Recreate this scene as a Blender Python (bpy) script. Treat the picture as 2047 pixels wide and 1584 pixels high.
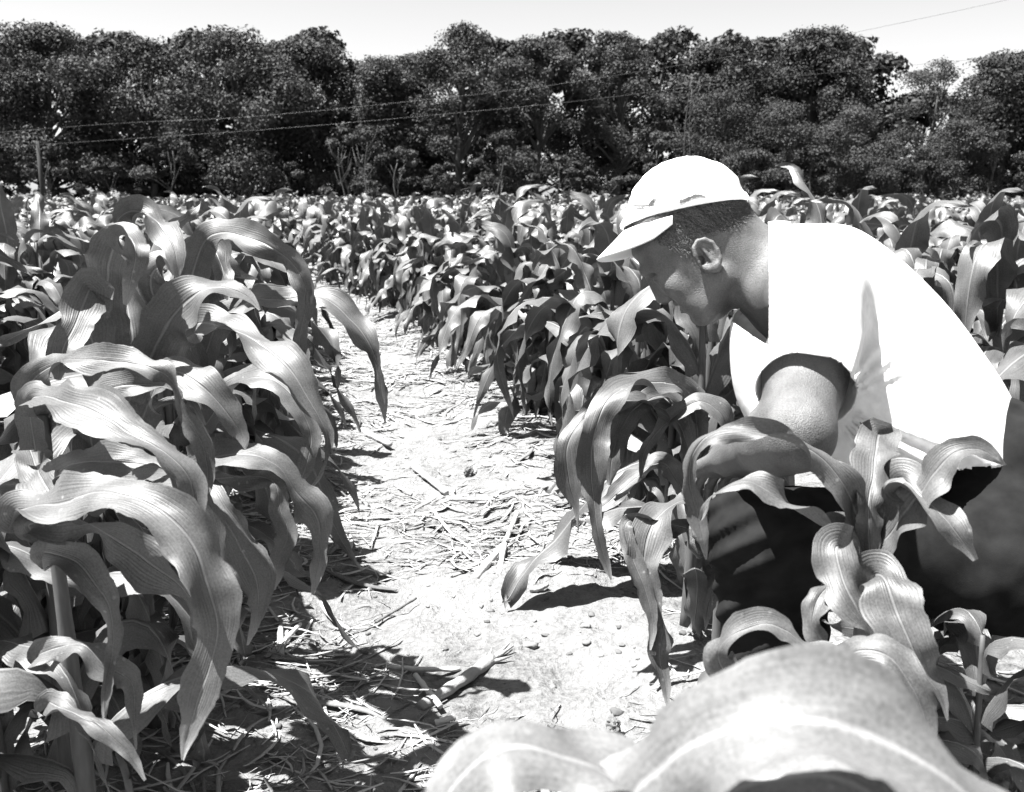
import bpy, math, random
import numpy as np
from mathutils import Vector, Matrix
R_ = math.radians
sc = bpy.context.scene
for o in list(bpy.data.objects): bpy.data.objects.remove(o)

# ------------------------------------------------------------------ camera
F_PX, CX, CY, HC = 1900.0, 1023.5, 792.0, 0.97
PITCH = math.atan((CY - 392.0) / F_PX)
cam_d = bpy.data.cameras.new('camera'); cam = bpy.data.objects.new('camera', cam_d)
sc.collection.objects.link(cam); sc.camera = cam
cam.location = (0, 0, HC); cam.rotation_euler = (math.pi / 2 - PITCH, 0, 0)
cam_d.sensor_width = 36.0; cam_d.lens = 36.0 * F_PX / 2047.0
cam_d.clip_start = 0.02; cam_d.clip_end = 2000
cam_d.dof.use_dof = True; cam_d.dof.focus_distance = 2.0; cam_d.dof.aperture_fstop = 9.5

# ------------------------------------------------------------------ sky + sun
SUN_DIR = Vector((-0.36, -0.065, 0.93)).normalized()      # towards the sun
w = bpy.data.worlds.new('World'); sc.world = w; w.use_nodes = True
nt = w.node_tree; nt.nodes.clear()
sky = nt.nodes.new('ShaderNodeTexSky'); sky.sky_type = 'NISHITA'; sky.sun_disc = False
sky.sun_elevation = math.asin(SUN_DIR.z)
sky.sun_rotation = math.atan2(SUN_DIR.x, SUN_DIR.y)
sky.air_density = 1.0; sky.dust_density = 1.0
bw = nt.nodes.new('ShaderNodeRGBToBW'); bg = nt.nodes.new('ShaderNodeBackground')
bg.inputs['Strength'].default_value = 0.05
out = nt.nodes.new('ShaderNodeOutputWorld')
nt.links.new(sky.outputs[0], bw.inputs[0]); nt.links.new(bw.outputs[0], bg.inputs[0]); nt.links.new(bg.outputs[0], out.inputs[0])
sl = bpy.data.lights.new('sun', 'SUN'); sl.energy = 5.0; sl.angle = R_(0.53); sl.color = (1, 0.995, 0.985)
so = bpy.data.objects.new('sun', sl); sc.collection.objects.link(so)
so.rotation_euler = SUN_DIR.to_track_quat('Z', 'Y').to_euler()
sc.view_settings.view_transform = 'Standard'; sc.view_settings.look = 'None'
sc.view_settings.exposure = 2.27; sc.view_settings.gamma = 1.0
try:
    sc.cycles.max_bounces = 6; sc.cycles.diffuse_bounces = 3; sc.cycles.glossy_bounces = 2
    sc.cycles.transmission_bounces = 4; sc.cycles.transparent_max_bounces = 4
except Exception: pass

# ------------------------------------------------------------------ helpers
RIGHT = np.array([1., 0, 0]); FWD = np.array([0, math.cos(PITCH), -math.sin(PITCH)])
UP = np.array([0, math.sin(PITCH), math.cos(PITCH)]); CAM = np.array([0, 0, HC])
def at(px, py, Z):
    """photo pixel at distance Z along the optical axis -> world point"""
    return CAM + Z * (FWD + (px - CX) / F_PX * RIGHT - (py - CY) / F_PX * UP)
def ground_at(px, py, z=0.0):
    d = FWD + (px - CX) / F_PX * RIGHT - (py - CY) / F_PX * UP
    t = (z - HC) / d[2]
    return CAM + d * t
def link(o, parent=None):
    sc.collection.objects.link(o)
    if parent is not None: o.parent = parent
    return o
def mesh_np(name, V, Fq, mats=(), smooth=True, uv=None, attr=None, midx=None):
    """V (n,3); Fq (m,4) or (m,3) int array"""
    V = np.asarray(V, dtype=np.float32); Fq = np.asarray(Fq, dtype=np.int32)
    me = bpy.data.meshes.new(name); k = Fq.shape[1]; m = len(Fq)
    me.vertices.add(len(V)); me.vertices.foreach_set('co', V.ravel())
    me.loops.add(m * k); me.loops.foreach_set('vertex_index', Fq.ravel())
    me.polygons.add(m)
    me.polygons.foreach_set('loop_start', np.arange(0, m * k, k, dtype=np.int32))
    me.polygons.foreach_set('loop_total', np.full(m, k, dtype=np.int32))
    if midx is not None: me.polygons.foreach_set('material_index', np.asarray(midx, dtype=np.int32))
    me.polygons.foreach_set('use_smooth', np.full(m, bool(smooth)))
    if uv is not None:
        l = me.uv_layers.new(name='UVMap'); l.data.foreach_set('uv', np.asarray(uv, dtype=np.float32)[Fq.ravel()].ravel())
    if attr is not None:
        a = me.attributes.new('tone', 'FLOAT', 'POINT'); a.data.foreach_set('value', np.asarray(attr, dtype=np.float32))
    me.update(calc_edges=True)
    for mt in mats: me.materials.append(mt)
    return me
def obj(name, me, parent=None, **props):
    o = bpy.data.objects.new(name, me); link(o, parent)
    for k, v in props.items(): o[k] = v
    return o
def thing(name, loc, label, category, group=None, kind=None):
    o = bpy.data.objects.new(name, None); link(o); o.location = loc
    o.empty_display_size = 0.1
    tag(o, label, category, group, kind); return o
def tag(o, label=None, category=None, group=None, kind=None):
    if label: o['label'] = label
    if category: o['category'] = category
    if group: o['group'] = group
    if kind: o['kind'] = kind
    return o
def grid_faces(nr, ncol, off=0, wrap=False):
    r = np.arange(nr - 1)[:, None]; c = np.arange(ncol if wrap else ncol - 1)[None, :]
    a = r * ncol + c; b = r * ncol + (c + 1) % ncol
    return (np.stack([a, b, b + ncol, a + ncol], -1).reshape(-1, 4) + off).astype(np.int32)
def hash3(ix, iy, iz, seed=0):
    n = (ix.astype(np.int64) * 374761393 + iy.astype(np.int64) * 668265263 + iz.astype(np.int64) * 2147483647 + seed * 1274126177) & 0xffffffff
    n = ((n ^ (n >> 13)) * 1274126177) & 0xffffffff
    n = ((n ^ (n >> 16)) * 2246822519) & 0xffffffff
    return ((n ^ (n >> 15)) & 0xffffff) / float(0xffffff)
def vnoise(x, y, z=None, seed=0):
    if z is None: z = np.zeros_like(x)
    ix, iy, iz = np.floor(x), np.floor(y), np.floor(z)
    fx, fy, fz = x - ix, y - iy, z - iz
    fx, fy, fz = [f * f * (3 - 2 * f) for f in (fx, fy, fz)]
    ix, iy, iz = ix.astype(np.int64), iy.astype(np.int64), iz.astype(np.int64)
    r = 0
    for dx in (0, 1):
        for dy in (0, 1):
            for dz in (0, 1):
                wgt = (fx if dx else 1 - fx) * (fy if dy else 1 - fy) * (fz if dz else 1 - fz)
                r = r + wgt * hash3(ix + dx, iy + dy, iz + dz, seed)
    return r * 2 - 1
def catmull(P, n):
    P = np.asarray(P, float); m = len(P)
    Q = np.vstack([2 * P[0] - P[1], P, 2 * P[-1] - P[-2]])
    seg = np.linalg.norm(np.diff(P[:, :3], axis=0), axis=1); cum = np.concatenate([[0], np.cumsum(seg)])
    s = np.linspace(0, cum[-1], n); i = np.clip(np.searchsorted(cum, s, side='right') - 1, 0, m - 2)
    t = ((s - cum[i]) / np.maximum(seg[i], 1e-9))[:, None]
    p0, p1, p2, p3 = Q[i], Q[i + 1], Q[i + 2], Q[i + 3]
    return 0.5 * ((2 * p1) + (-p0 + p2) * t + (2 * p0 - 5 * p1 + 4 * p2 - p3) * t ** 2 + (-p0 + 3 * p1 - 3 * p2 + p3) * t ** 3)
def tube(P, rad, sides=8):
    """closed tapered tube along points P; returns V,F"""
    P = np.asarray(P, float); n = len(P); rad = np.broadcast_to(np.asarray(rad, float), (n,))
    T = np.gradient(P, axis=0); T /= np.linalg.norm(T, axis=1)[:, None] + 1e-12
    ref = np.array([0.13, 0.31, 0.94]);
    A = np.cross(T, ref); bad = np.linalg.norm(A, axis=1) < 0.1
    A[bad] = np.cross(T[bad], [1, 0, 0]); A /= np.linalg.norm(A, axis=1)[:, None]; B = np.cross(T, A)
    th = np.linspace(0, 2 * math.pi, sides, endpoint=False)
    V = P[:, None] + rad[:, None, None] * (np.cos(th)[None, :, None] * A[:, None] + np.sin(th)[None, :, None] * B[:, None])
    V = np.vstack([V.reshape(-1, 3), P[:1], P[-1:]]); Fc = grid_faces(n, sides, wrap=True)
    k = np.arange(sides); k2 = (k + 1) % sides; c0 = n * sides; c1 = c0 + 1; o = (n - 1) * sides
    cap0 = np.stack([np.full(sides, c0), k2, k, k], -1)
    cap1 = np.stack([np.full(sides, c1), o + k, o + k2, o + k2], -1)
    return V, Fc, np.vstack([cap0[:, :3], cap1[:, :3]])
class Acc:
    """collects pieces of ONE thing / part as triangles+quads (all stored as quads or tris)"""
    def __init__(s): s.V = []; s.T = []; s.n = 0; s.A = []; s.UV = []
    def add(s, V, quads=None, tris=None, tone=0.5, uv=None):
        V = np.asarray(V); 
        if quads is not None and len(quads):
            q = np.asarray(quads); s.T.append(np.vstack([q[:, [0, 1, 2]], q[:, [0, 2, 3]]]) + s.n)
        if tris is not None and len(tris): s.T.append(np.asarray(tris) + s.n)
        s.V.append(V); s.A.append(np.broadcast_to(np.asarray(tone, float), (len(V),)))
        s.UV.append(np.zeros((len(V), 2)) if uv is None else uv); s.n += len(V)
    def mesh(s, name, mats, smooth=True):
        return mesh_np(name, np.vstack(s.V), np.vstack(s.T), mats, smooth, uv=np.vstack(s.UV), attr=np.concatenate(s.A))

# ------------------------------------------------------------------ materials (black and white world)
def new_mat(name):
    m = bpy.data.materials.new(name); m.use_nodes = True; t = m.node_tree; t.nodes.clear()
    o = t.nodes.new('ShaderNodeOutputMaterial'); return m, t, o
def N(t, kind, **kw):
    n = t.nodes.new(kind)
    for k, v in kw.items():
        if k in n.inputs: n.inputs[k].default_value = v
        else: setattr(n, k, v)
    return n
def ramp(t, src, stops):
    r = t.nodes.new('ShaderNodeValToRGB'); e = r.color_ramp.elements
    while len(e) > 1: e.remove(e[-1])
    e[0].position = stops[0][0]; e[0].color = (stops[0][1],) * 3 + (1,)
    for p, v in stops[1:]:
        x = e.new(p); x.color = (v, v, v, 1)
    t.links.new(src, r.inputs[0]); return r.outputs[0]
def math_n(t, op, a, b=None, clamp=False):
    n = t.nodes.new('ShaderNodeMath'); n.operation = op; n.use_clamp = clamp
    for i, v in enumerate((a, b)):
        if v is None: continue
        if isinstance(v, (int, float)): n.inputs[i].default_value = v
        else: t.links.new(v, n.inputs[i])
    return n.outputs[0]
def grey(v): return (v, v, v, 1)

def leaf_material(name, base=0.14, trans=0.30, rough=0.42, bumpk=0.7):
    m, t, o = new_mat(name)
    uv = N(t, 'ShaderNodeUVMap'); sep = t.nodes.new('ShaderNodeSeparateXYZ'); t.links.new(uv.outputs[0], sep.inputs[0])
    u, v = sep.outputs[0], sep.outputs[1]
    # midrib : u = 0.5
    du = math_n(t, 'ABSOLUTE', math_n(t, 'SUBTRACT', u, 0.5))
    rib = ramp(t, du, [(0.0, 1.0), (0.018, 0.9), (0.04, 0.0)])
    mp = N(t, 'ShaderNodeCombineXYZ'); t.links.new(math_n(t, 'MULTIPLY', u, 34.0), mp.inputs[0]); t.links.new(math_n(t, 'MULTIPLY', v, 1.6), mp.inputs[1])
    oi = t.nodes.new('ShaderNodeObjectInfo'); t.links.new(math_n(t, 'MULTIPLY', oi.outputs['Random'], 50.0), mp.inputs[2])
    nz = N(t, 'ShaderNodeTexNoise', Scale=1.0, Detail=3.0); t.links.new(mp.outputs[0], nz.inputs['Vector'])
    fine = N(t, 'ShaderNodeTexWave', Scale=1.0, Distortion=0.6); fine.wave_type = 'BANDS'; fine.bands_direction = 'X'
    mp2 = N(t, 'ShaderNodeCombineXYZ'); t.links.new(math_n(t, 'MULTIPLY', u, 5.0), mp2.inputs[0]); t.links.new(v, mp2.inputs[1]); t.links.new(mp2.outputs[0], fine.inputs['Vector'])
    blotch = N(t, 'ShaderNodeTexNoise', Scale=9.0, Detail=4.0); tc = t.nodes.new('ShaderNodeTexCoord'); t.links.new(tc.outputs['Object'], blotch.inputs['Vector'])
    c = math_n(t, 'ADD', math_n(t, 'MULTIPLY', nz.outputs[0], 0.40), math_n(t, 'MULTIPLY', blotch.outputs[0], 0.75))
    c = math_n(t, 'ADD', c, math_n(t, 'MULTIPLY', fine.outputs['Fac'], 0.03))
    gr = N(t, 'ShaderNodeTexNoise', Scale=420.0, Detail=3.0); t.links.new(tc.outputs['Object'], gr.inputs['Vector'])
    c = math_n(t, 'ADD', c, math_n(t, 'MULTIPLY', math_n(t, 'SUBTRACT', gr.outputs[0], 0.5), 0.9))
    c = math_n(t, 'MULTIPLY', c, base * 1.5)
    c = math_n(t, 'ADD', c, math_n(t, 'MULTIPLY', ramp(t, v, [(0.90, 0.0), (0.99, 1.0)]), 0.12))
    c = math_n(t, 'ADD', c, math_n(t, 'MULTIPLY', rib, base * 0.9))
    vs = N(t, 'ShaderNodeTexVoronoi', Scale=55.0); t.links.new(tc.outputs['Object'], vs.inputs['Vector'])
    spot = math_n(t, 'MULTIPLY', ramp(t, vs.outputs['Distance'], [(0.0, 1.0), (0.10, 0.8), (0.16, 0.0)]), ramp(t, blotch.outputs[0], [(0.52, 0.0), (0.60, 1.0)]))
    c = math_n(t, 'ADD', c, math_n(t, 'MULTIPLY', spot, 0.10))
    p = N(t, 'ShaderNodeBsdfPrincipled', Roughness=rough); p.inputs['Specular IOR Level'].default_value = 0.65
    t.links.new(c, p.inputs['Base Color'])
    rr = math_n(t, 'ADD', math_n(t, 'MULTIPLY', blotch.outputs[0], 0.25), rough - 0.12); t.links.new(rr, p.inputs['Roughness'])
    tr = N(t, 'ShaderNodeBsdfTranslucent'); t.links.new(math_n(t, 'MULTIPLY', c, 1.3), tr.inputs[0])
    bump = N(t, 'ShaderNodeBump', Strength=bumpk, Distance=0.0018)
    h = math_n(t, 'ADD', math_n(t, 'MULTIPLY', nz.outputs[0], 0.6), math_n(t, 'MULTIPLY', fine.outputs['Fac'], 0.12))
    h = math_n(t, 'SUBTRACT', h, math_n(t, 'MULTIPLY', rib, 1.5))
    t.links.new(h, bump.inputs['Height']); t.links.new(bump.outputs[0], p.inputs['Normal'])
    mx = N(t, 'ShaderNodeMixShader', Fac=trans); t.links.new(p.outputs[0], mx.inputs[1]); t.links.new(tr.outputs[0], mx.inputs[2])
    t.links.new(mx.outputs[0], o.inputs[0]); return m
M_LEAF = leaf_material('corn_leaf', 0.070, 0.05, 0.50)
M_LEAF_NEAR = leaf_material('corn_leaf_close', 0.074, 0.05, 0.53)
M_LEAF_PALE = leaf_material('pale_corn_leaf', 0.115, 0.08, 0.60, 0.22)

def simple_mat(name, base, rough=0.8, scale=30, var=0.35, bump=0.3, dist=0.002, spec=0.3, stretch=None, coord='Object', detail=6.0):
    m, t, o = new_mat(name); tc = t.nodes.new('ShaderNodeTexCoord'); src = tc.outputs[coord]
    if stretch:
        mp = t.nodes.new('ShaderNodeMapping'); mp.inputs['Scale'].default_value = stretch; t.links.new(src, mp.inputs[0]); src = mp.outputs[0]
    nz = N(t, 'ShaderNodeTexNoise', Scale=scale, Detail=detail); t.links.new(src, nz.inputs['Vector'])
    col = ramp(t, nz.outputs[0], [(0.25, base * (1 - var)), (0.75, base * (1 + var))])
    p = N(t, 'ShaderNodeBsdfPrincipled', Roughness=rough); p.inputs['Specular IOR Level'].default_value = spec
    t.links.new(col, p.inputs['Base Color'])
    b = N(t, 'ShaderNodeBump', Strength=bump, Distance=dist); t.links.new(nz.outputs[0], b.inputs['Height']); t.links.new(b.outputs[0], p.inputs['Normal'])
    t.links.new(p.outputs[0], o.inputs[0]); return m
M_STALK = simple_mat('corn_stalk', 0.07, 0.55, 22, 0.3, 0.3, stretch=(6, 6, 1))
def tone_mat(name, lo, hi, rough=0.85, trans=0.0, spec=0.2, bump=0.0, scale=60):
    m, t, o = new_mat(name); a = N(t, 'ShaderNodeAttribute', attribute_name='tone')
    tc = t.nodes.new('ShaderNodeTexCoord'); nz = N(t, 'ShaderNodeTexNoise', Scale=scale, Detail=4.0); t.links.new(tc.outputs['Object'], nz.inputs['Vector'])
    s = math_n(t, 'ADD', math_n(t, 'MULTIPLY', a.outputs['Fac'], 0.75), math_n(t, 'MULTIPLY', nz.outputs[0], 0.25))
    c = ramp(t, s, [(0.0, lo), (1.0, hi)])
    p = N(t, 'ShaderNodeBsdfPrincipled', Roughness=rough); p.inputs['Specular IOR Level'].default_value = spec
    t.links.new(c, p.inputs['Base Color'])
    if bump:
        b = N(t, 'ShaderNodeBump', Strength=bump, Distance=0.003); t.links.new(nz.outputs[0], b.inputs['Height']); t.links.new(b.outputs[0], p.inputs['Normal'])
    if trans:
        tr = N(t, 'ShaderNodeBsdfTranslucent'); t.links.new(c, tr.inputs[0])
        mx = N(t, 'ShaderNodeMixShader', Fac=trans); t.links.new(p.outputs[0], mx.inputs[1]); t.links.new(tr.outputs[0], mx.inputs[2]); t.links.new(mx.outputs[0], o.inputs[0])
    else: t.links.new(p.outputs[0], o.inputs[0])
    return m
M_RESIDUE = tone_mat('dry_residue', 0.03, 0.40, 0.8, bump=0.6, scale=150)
M_CLOD = tone_mat('soil_clod', 0.06, 0.20, 0.95, bump=0.8, scale=80)
M_FOL = tone_mat('tree_foliage', 0.008, 0.056, 0.65, trans=0.2, spec=0.25, scale=1.5)
M_BARK = simple_mat('bark', 0.05, 0.9, 6, 0.5, 0.7, 0.03, stretch=(1, 1, 0.25))
M_PALEBARK = simple_mat('pale_bark', 0.07, 0.9, 6, 0.4, 0.6, 0.02, stretch=(1, 1, 0.25))

def soil_material():
    m, t, o = new_mat('soil'); tc = t.nodes.new('ShaderNodeTexCoord'); g = tc.outputs['Object']
    n1 = N(t, 'ShaderNodeTexNoise', Scale=3.0, Detail=6.0, Roughness=0.6); n2 = N(t, 'ShaderNodeTexNoise', Scale=45.0, Detail=8.0, Roughness=0.7)
    n3 = N(t, 'ShaderNodeTexVoronoi', Scale=70.0); n4 = N(t, 'ShaderNodeTexNoise', Scale=220.0, Detail=4.0)
    for n in (n1, n2, n3, n4): t.links.new(g, n.inputs['Vector'])
    mp = t.nodes.new('ShaderNodeMapping'); mp.inputs['Scale'].default_value = (5, 22, 5); mp.inputs['Rotation'].default_value = (0, 0, 0.3); t.links.new(g, mp.inputs[0])
    n5 = N(t, 'ShaderNodeTexNoise', Scale=3.0, Detail=6.0, Roughness=0.7); t.links.new(mp.outputs[0], n5.inputs['Vector'])
    s = math_n(t, 'ADD', math_n(t, 'MULTIPLY', n1.outputs[0], 0.45), math_n(t, 'MULTIPLY', n2.outputs[0], 0.50))
    s = math_n(t, 'ADD', s, math_n(t, 'MULTIPLY', n5.outputs[0], 0.25))
    c = ramp(t, s, [(0.40, 0.035), (0.48, 0.095), (0.55, 0.15), (0.63, 0.18), (0.78, 0.21)])
    p = N(t, 'ShaderNodeBsdfPrincipled', Roughness=0.95); p.inputs['Specular IOR Level'].default_value = 0.1
    t.links.new(c, p.inputs['Base Color'])
    h = math_n(t, 'ADD', math_n(t, 'MULTIPLY', n2.outputs[0], 1.0), math_n(t, 'MULTIPLY', n3.outputs['Distance'], 0.5))
    h = math_n(t, 'ADD', h, math_n(t, 'MULTIPLY', n4.outputs[0], 0.35))
    b = N(t, 'ShaderNodeBump', Strength=1.0, Distance=0.012); t.links.new(h, b.inputs['Height']); t.links.new(b.outputs[0], p.inputs['Normal'])
    t.links.new(p.outputs[0], o.inputs[0]); return m
M_SOIL = soil_material()

# ------------------------------------------------------------------ rows
ROW_SLOPE = -0.18; ROW_R = 0.93; ROW_L = -0.47; ROW_W = ROW_R - ROW_L
def row_x(off, d):                      # rows drift left and bend far away
    return off + ROW_SLOPE * d - 0.05 * np.maximum(0, np.minimum(d, 12) - 4.6) ** 1.65 - 0.45 * np.maximum(0, d - 12)
def height(x, y):
    z = 0.018 * vnoise(x * 2.1, y * 2.1, seed=1) + 0.010 * vnoise(x * 7, y * 7, seed=2)
    near = 1.0 / (1 + (np.abs(y) / 14.0) ** 3)
    z = z + near * (0.010 * vnoise(x * 19, y * 19, seed=3) + 0.006 * np.maximum(0, vnoise(x * 33, y * 33, seed=4)) + 0.003 * vnoise(x * 75, y * 75, seed=5))
    ph = (x - row_x(ROW_R, y)) / ROW_W
    z = z + 0.022 * np.cos(2 * math.pi * ph)           # slight ridge along every row
    return z - 0.02
def axis(fine0, fine1, step, grow, lim):
    a = list(np.arange(fine0, fine1, step)); s = step
    while a[-1] < lim: s *= grow; a.append(a[-1] + s)
    s = step; b = [a[0]]
    while b[-1] > -lim: s *= grow; b.append(b[-1] - s)
    return np.array(b[:0:-1] + a)
xs = axis(-1.6, 1.5, 0.011, 1.07, 500); ys = axis(0.9, 5.2, 0.012, 1.05, 600); ys = ys[ys > -40]
X, Y = np.meshgrid(xs, ys); Z = height(X, Y)
Vg = np.stack([X, Y, Z], -1).reshape(-1, 3)
gm = mesh_np('ground', Vg, grid_faces(len(ys), len(xs)), [M_SOIL])
obj('ground', gm, kind='structure')
def gz(x, y): return float(height(np.array([x]), np.array([y]))[0])

# ------------------------------------------------------------------ residue on the soil
rng = np.random.default_rng(11)
def litter():
    acc = Acc(); n = 26000
    u = rng.random(n); d = 1.2 * (11.0 / 1.2) ** (u ** 0.9)
    off = np.where(rng.random(n) < 0.72, rng.uniform(ROW_L - 0.1, ROW_R + 0.1, n), rng.uniform(-2.6, 3.0, n))
    x = row_x(off, d)
    keep = 1.5 * vnoise(x * 2.7, d * 2.7, seed=31) - 0.12 + 0.6 * vnoise(x * 8, d * 8, seed=32) + 0.9 * np.abs((off - (ROW_L + ROW_R) / 2) / 0.61) ** 2 * (off < ROW_R) > rng.uniform(-0.55, 0.75, n)
    d = d[keep]; off = off[keep]; x = x[keep]; n = len(x)
    th = rng.normal(0.15, 0.9, n); L = np.exp(rng.normal(-3.1, 0.75, n)).clip(0.012, 0.26) * np.where(d > 5, 1.5, 1); Wd = (L * rng.uniform(0.02, 0.09, n)).clip(0.0009, 0.009) * np.where(d > 4, 1.6, 1)
    big = rng.random(n) < 0.022; Wd[big] = rng.uniform(0.012, 0.024, big.sum()); L[big] = rng.uniform(0.05, 0.22, big.sum())
    seg = 4; z0 = rng.random(n) ** 2 * 0.014 + 0.001; tilt = rng.normal(0, 0.10, n); bend = rng.normal(0, 0.12, n); tone = np.where(rng.random(n) < .3, rng.uniform(0, .25, n), np.clip(rng.normal(0.78, 0.16, n), 0, 1))
    cx, cy = np.cos(th), np.sin(th)
    t = np.linspace(-0.5, 0.5, seg + 1)
    PX = x[:, None] + cx[:, None] * t * L[:, None] - cy[:, None] * bend[:, None] * L[:, None] * (t ** 2 * 4 - .3)
    PY = d[:, None] + cy[:, None] * t * L[:, None] + cx[:, None] * bend[:, None] * L[:, None] * (t ** 2 * 4 - .3)
    PZ = height(PX.ravel(), PY.ravel()).reshape(PX.shape); PZ = PZ.mean(1)[:, None] * 0.6 + PZ * 0.4 + z0[:, None] + np.sin(tilt)[:, None] * t * L[:, None]
    wp = Wd[:, None] * np.array([0.6, 1, 1, 0.95, 0.5])[None] * 0.5
    ax, ay = -cy[:, None], cx[:, None]
    # section: flattened arch, 4 points
    pts = []
    for s_, h_ in ((-1, 0.0), (-0.5, 0.34), (0.5, 0.28), (1, -0.1), (0, -0.12)):
        pts.append(np.stack([PX + ax * wp * s_, PY + ay * wp * s_, PZ + wp * h_], -1))
    P = np.stack(pts, 2)                                   # n, seg+1, 5, 3
    k = 5; V = P.reshape(-1, 3)
    base = (np.arange(n) * (seg + 1) * k)[:, None]
    f = grid_faces(seg + 1, k, wrap=True)
    Fq = (f[None] + base[:, :, None]).reshape(-1, 4)
    acc.add(V, Fq, tone=np.repeat(tone, (seg + 1) * k))
    o = obj('crop_residue', acc.mesh('crop_residue', [M_RESIDUE]))
    tag(o, 'pale straw and broken stalk litter strewn over the dry soil', 'plant litter', kind='stuff')
litter()

def ico():
    t = (1 + 5 ** .5) / 2
    v = np.array([(-1, t, 0), (1, t, 0), (-1, -t, 0), (1, -t, 0), (0, -1, t), (0, 1, t), (0, -1, -t), (0, 1, -t), (t, 0, -1), (t, 0, 1), (-t, 0, -1), (-t, 0, 1)], float)
    v /= np.linalg.norm(v[0])
    f = [(0, 11, 5), (0, 5, 1), (0, 1, 7), (0, 7, 10), (0, 10, 11), (1, 5, 9), (5, 11, 4), (11, 10, 2), (10, 7, 6), (7, 1, 8), (3, 9, 4), (3, 4, 2), (3, 2, 6), (3, 6, 8), (3, 8, 9), (4, 9, 5), (2, 4, 11), (6, 2, 10), (8, 6, 7), (9, 8, 1)]
    v = list(map(tuple, v)); mid = {}; nf = []
    def m(a, b):
        k = (min(a, b), max(a, b))
        if k not in mid:
            p = np.array(v[a]) + np.array(v[b]); v.append(tuple(p / np.linalg.norm(p))); mid[k] = len(v) - 1
        return mid[k]
    for a, b, c in f:
        x, y, z = m(a, b), m(b, c), m(c, a); nf += [(a, x, z), (b, y, x), (c, z, y), (x, y, z)]
    return np.array(v), np.array(nf)
ICO_V, ICO_F = ico()
def clods():
    acc = Acc(); n = 1300
    d = 1.3 * (8 / 1.3) ** rng.random(n); x = row_x(rng.uniform(ROW_L - 0.2, ROW_R + 0.3, n), d)
    r = np.exp(rng.normal(-5.4, 0.5, n)).clip(0.002, 0.014)
    for i in range(n):
        V = ICO_V * (1 + 0.6 * vnoise(ICO_V[:, 0] * 1.7 + i, ICO_V[:, 1] * 1.7, ICO_V[:, 2] * 1.7)[:, None]) * r[i] * np.array([rng.uniform(.8, 1.4), rng.uniform(.8, 1.4), .6])
        acc.add(V + [x[i], d[i], gz(x[i], d[i]) + r[i] * 0.15], tris=ICO_F, tone=rng.random())
    o = obj('soil_crumbs', acc.mesh('soil_crumbs', [M_CLOD])); tag(o, 'small dry crumbs of soil scattered over the alley', 'soil', kind='stuff')
clods()

# single pieces one can point at
def stick(px0, py0, px1, py1, r0, r1, name, label, cat, lift=0.012, bend=0.01, tone=0.9, group=None, split=False):
    a = ground_at(px0, py0); b = ground_at(px1, py1); n = 12
    t = np.linspace(0, 1, n)[:, None]; P = a * (1 - t) + b * t; L = np.linalg.norm(b - a)
    side = np.cross(b - a, [0, 0, 1]); side /= np.linalg.norm(side)
    P = P + side * bend * np.sin(t * 3.1)
    base = P[0].copy(); P[:, 2] = np.array([gz(p[0], p[1]) for p in P]).mean() + lift + (t[:, 0] - .5) * 0.01
    rad = np.linspace(r0, r1, n) * (1 + 0.12 * np.sin(np.arange(n) * 2.1)); acc = Acc()
    V, q, tr = tube(P - base, rad, 10); V = V + 0.0012 * vnoise(V[:, 0] * 160, V[:, 1] * 160, V[:, 2] * 160)[:, None]
    acc.add(V, q, tr, tone=tone)
    if split:
        for k in range(5):
            q0 = P[-1 - k % 3] - base; dd = (P[-1] - P[0]) / L + rng.normal(0, 0.4, 3) * [1, 1, .3]
            V, q, tr = tube([q0, q0 + dd * 0.02, q0 + dd * 0.05 + [0, 0, .004]], [r1 * .5, r1 * .35, r1 * .1], 6); acc.add(V, q, tr, tone=tone)
    o = obj(name, acc.mesh(name, [M_RESIDUE])); o.location = base
    tag(o, label, cat, group); return o
GS = 'broken dry stalks lying in the alley'
stick(840, 1385, 985, 1300, .011, .014, 'broken_stalk', 'thick hollow grey cornstalk piece lying slantwise near the bottom of the alley', 'dry stalk', .012, .004, .55, GS, True)
stick(830, 1325, 880, 1395, .006, .006, 'broken_stalk', 'short white splinter crossing the lower end of the thick hollow stalk piece', 'dry stalk', .02, 0, 1, GS)
stick(775, 1300, 920, 1312, .006, .005, 'broken_stalk', 'long thin pale stalk lying level just above the thick hollow piece', 'dry stalk', .010, .006, 1, GS)
stick(950, 1142, 1005, 1085, .011, .009, 'broken_stalk', 'white forked stalk stub pointing down left in the middle of the alley', 'dry stalk', .014, 0, 1, GS, True)
stick(997, 1140, 1008, 1085, .007, .009, 'broken_stalk', 'white short prong beside the forked stalk stub', 'dry stalk', .012, 0, 1, GS)
stick(1010, 1070, 1035, 1018, .008, .006, 'broken_stalk', 'pale flat stalk piece pointing up right above the forked stub', 'dry stalk', .012, 0, 1, GS)
stick(868, 1005, 908, 1062, .006, .004, 'broken_stalk', 'narrow pale stalk slanting down right above the alley middle', 'dry stalk', .012, 0, 1, GS)
stick(828, 920, 892, 975, .012, .010, 'broken_stalk', 'stout pale stalk piece slanting down right left of the upright soil clod', 'dry stalk', .016, 0, .8, GS)
stick(892, 985, 990, 992, .007, .004, 'broken_stalk', 'thin white stalk lying level under the stout slanting piece', 'dry stalk', .010, .004, 1, GS)
stick(722, 848, 780, 880, .013, .011, 'broken_stalk', 'pale stalk piece far up the alley beside the left row', 'dry stalk', .016, 0, .9, GS)
stick(750, 1220, 832, 1180, .004, .003, 'broken_stalk', 'thin dark twig slanting up right in the left half of the alley', 'dry twig', .016, 0, .1, GS)
stick(1060, 1168, 1095, 1165, .008, .006, 'broken_stalk', 'short curled husk piece right of the forked stub', 'dry stalk', .010, .01, .7, GS)
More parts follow.
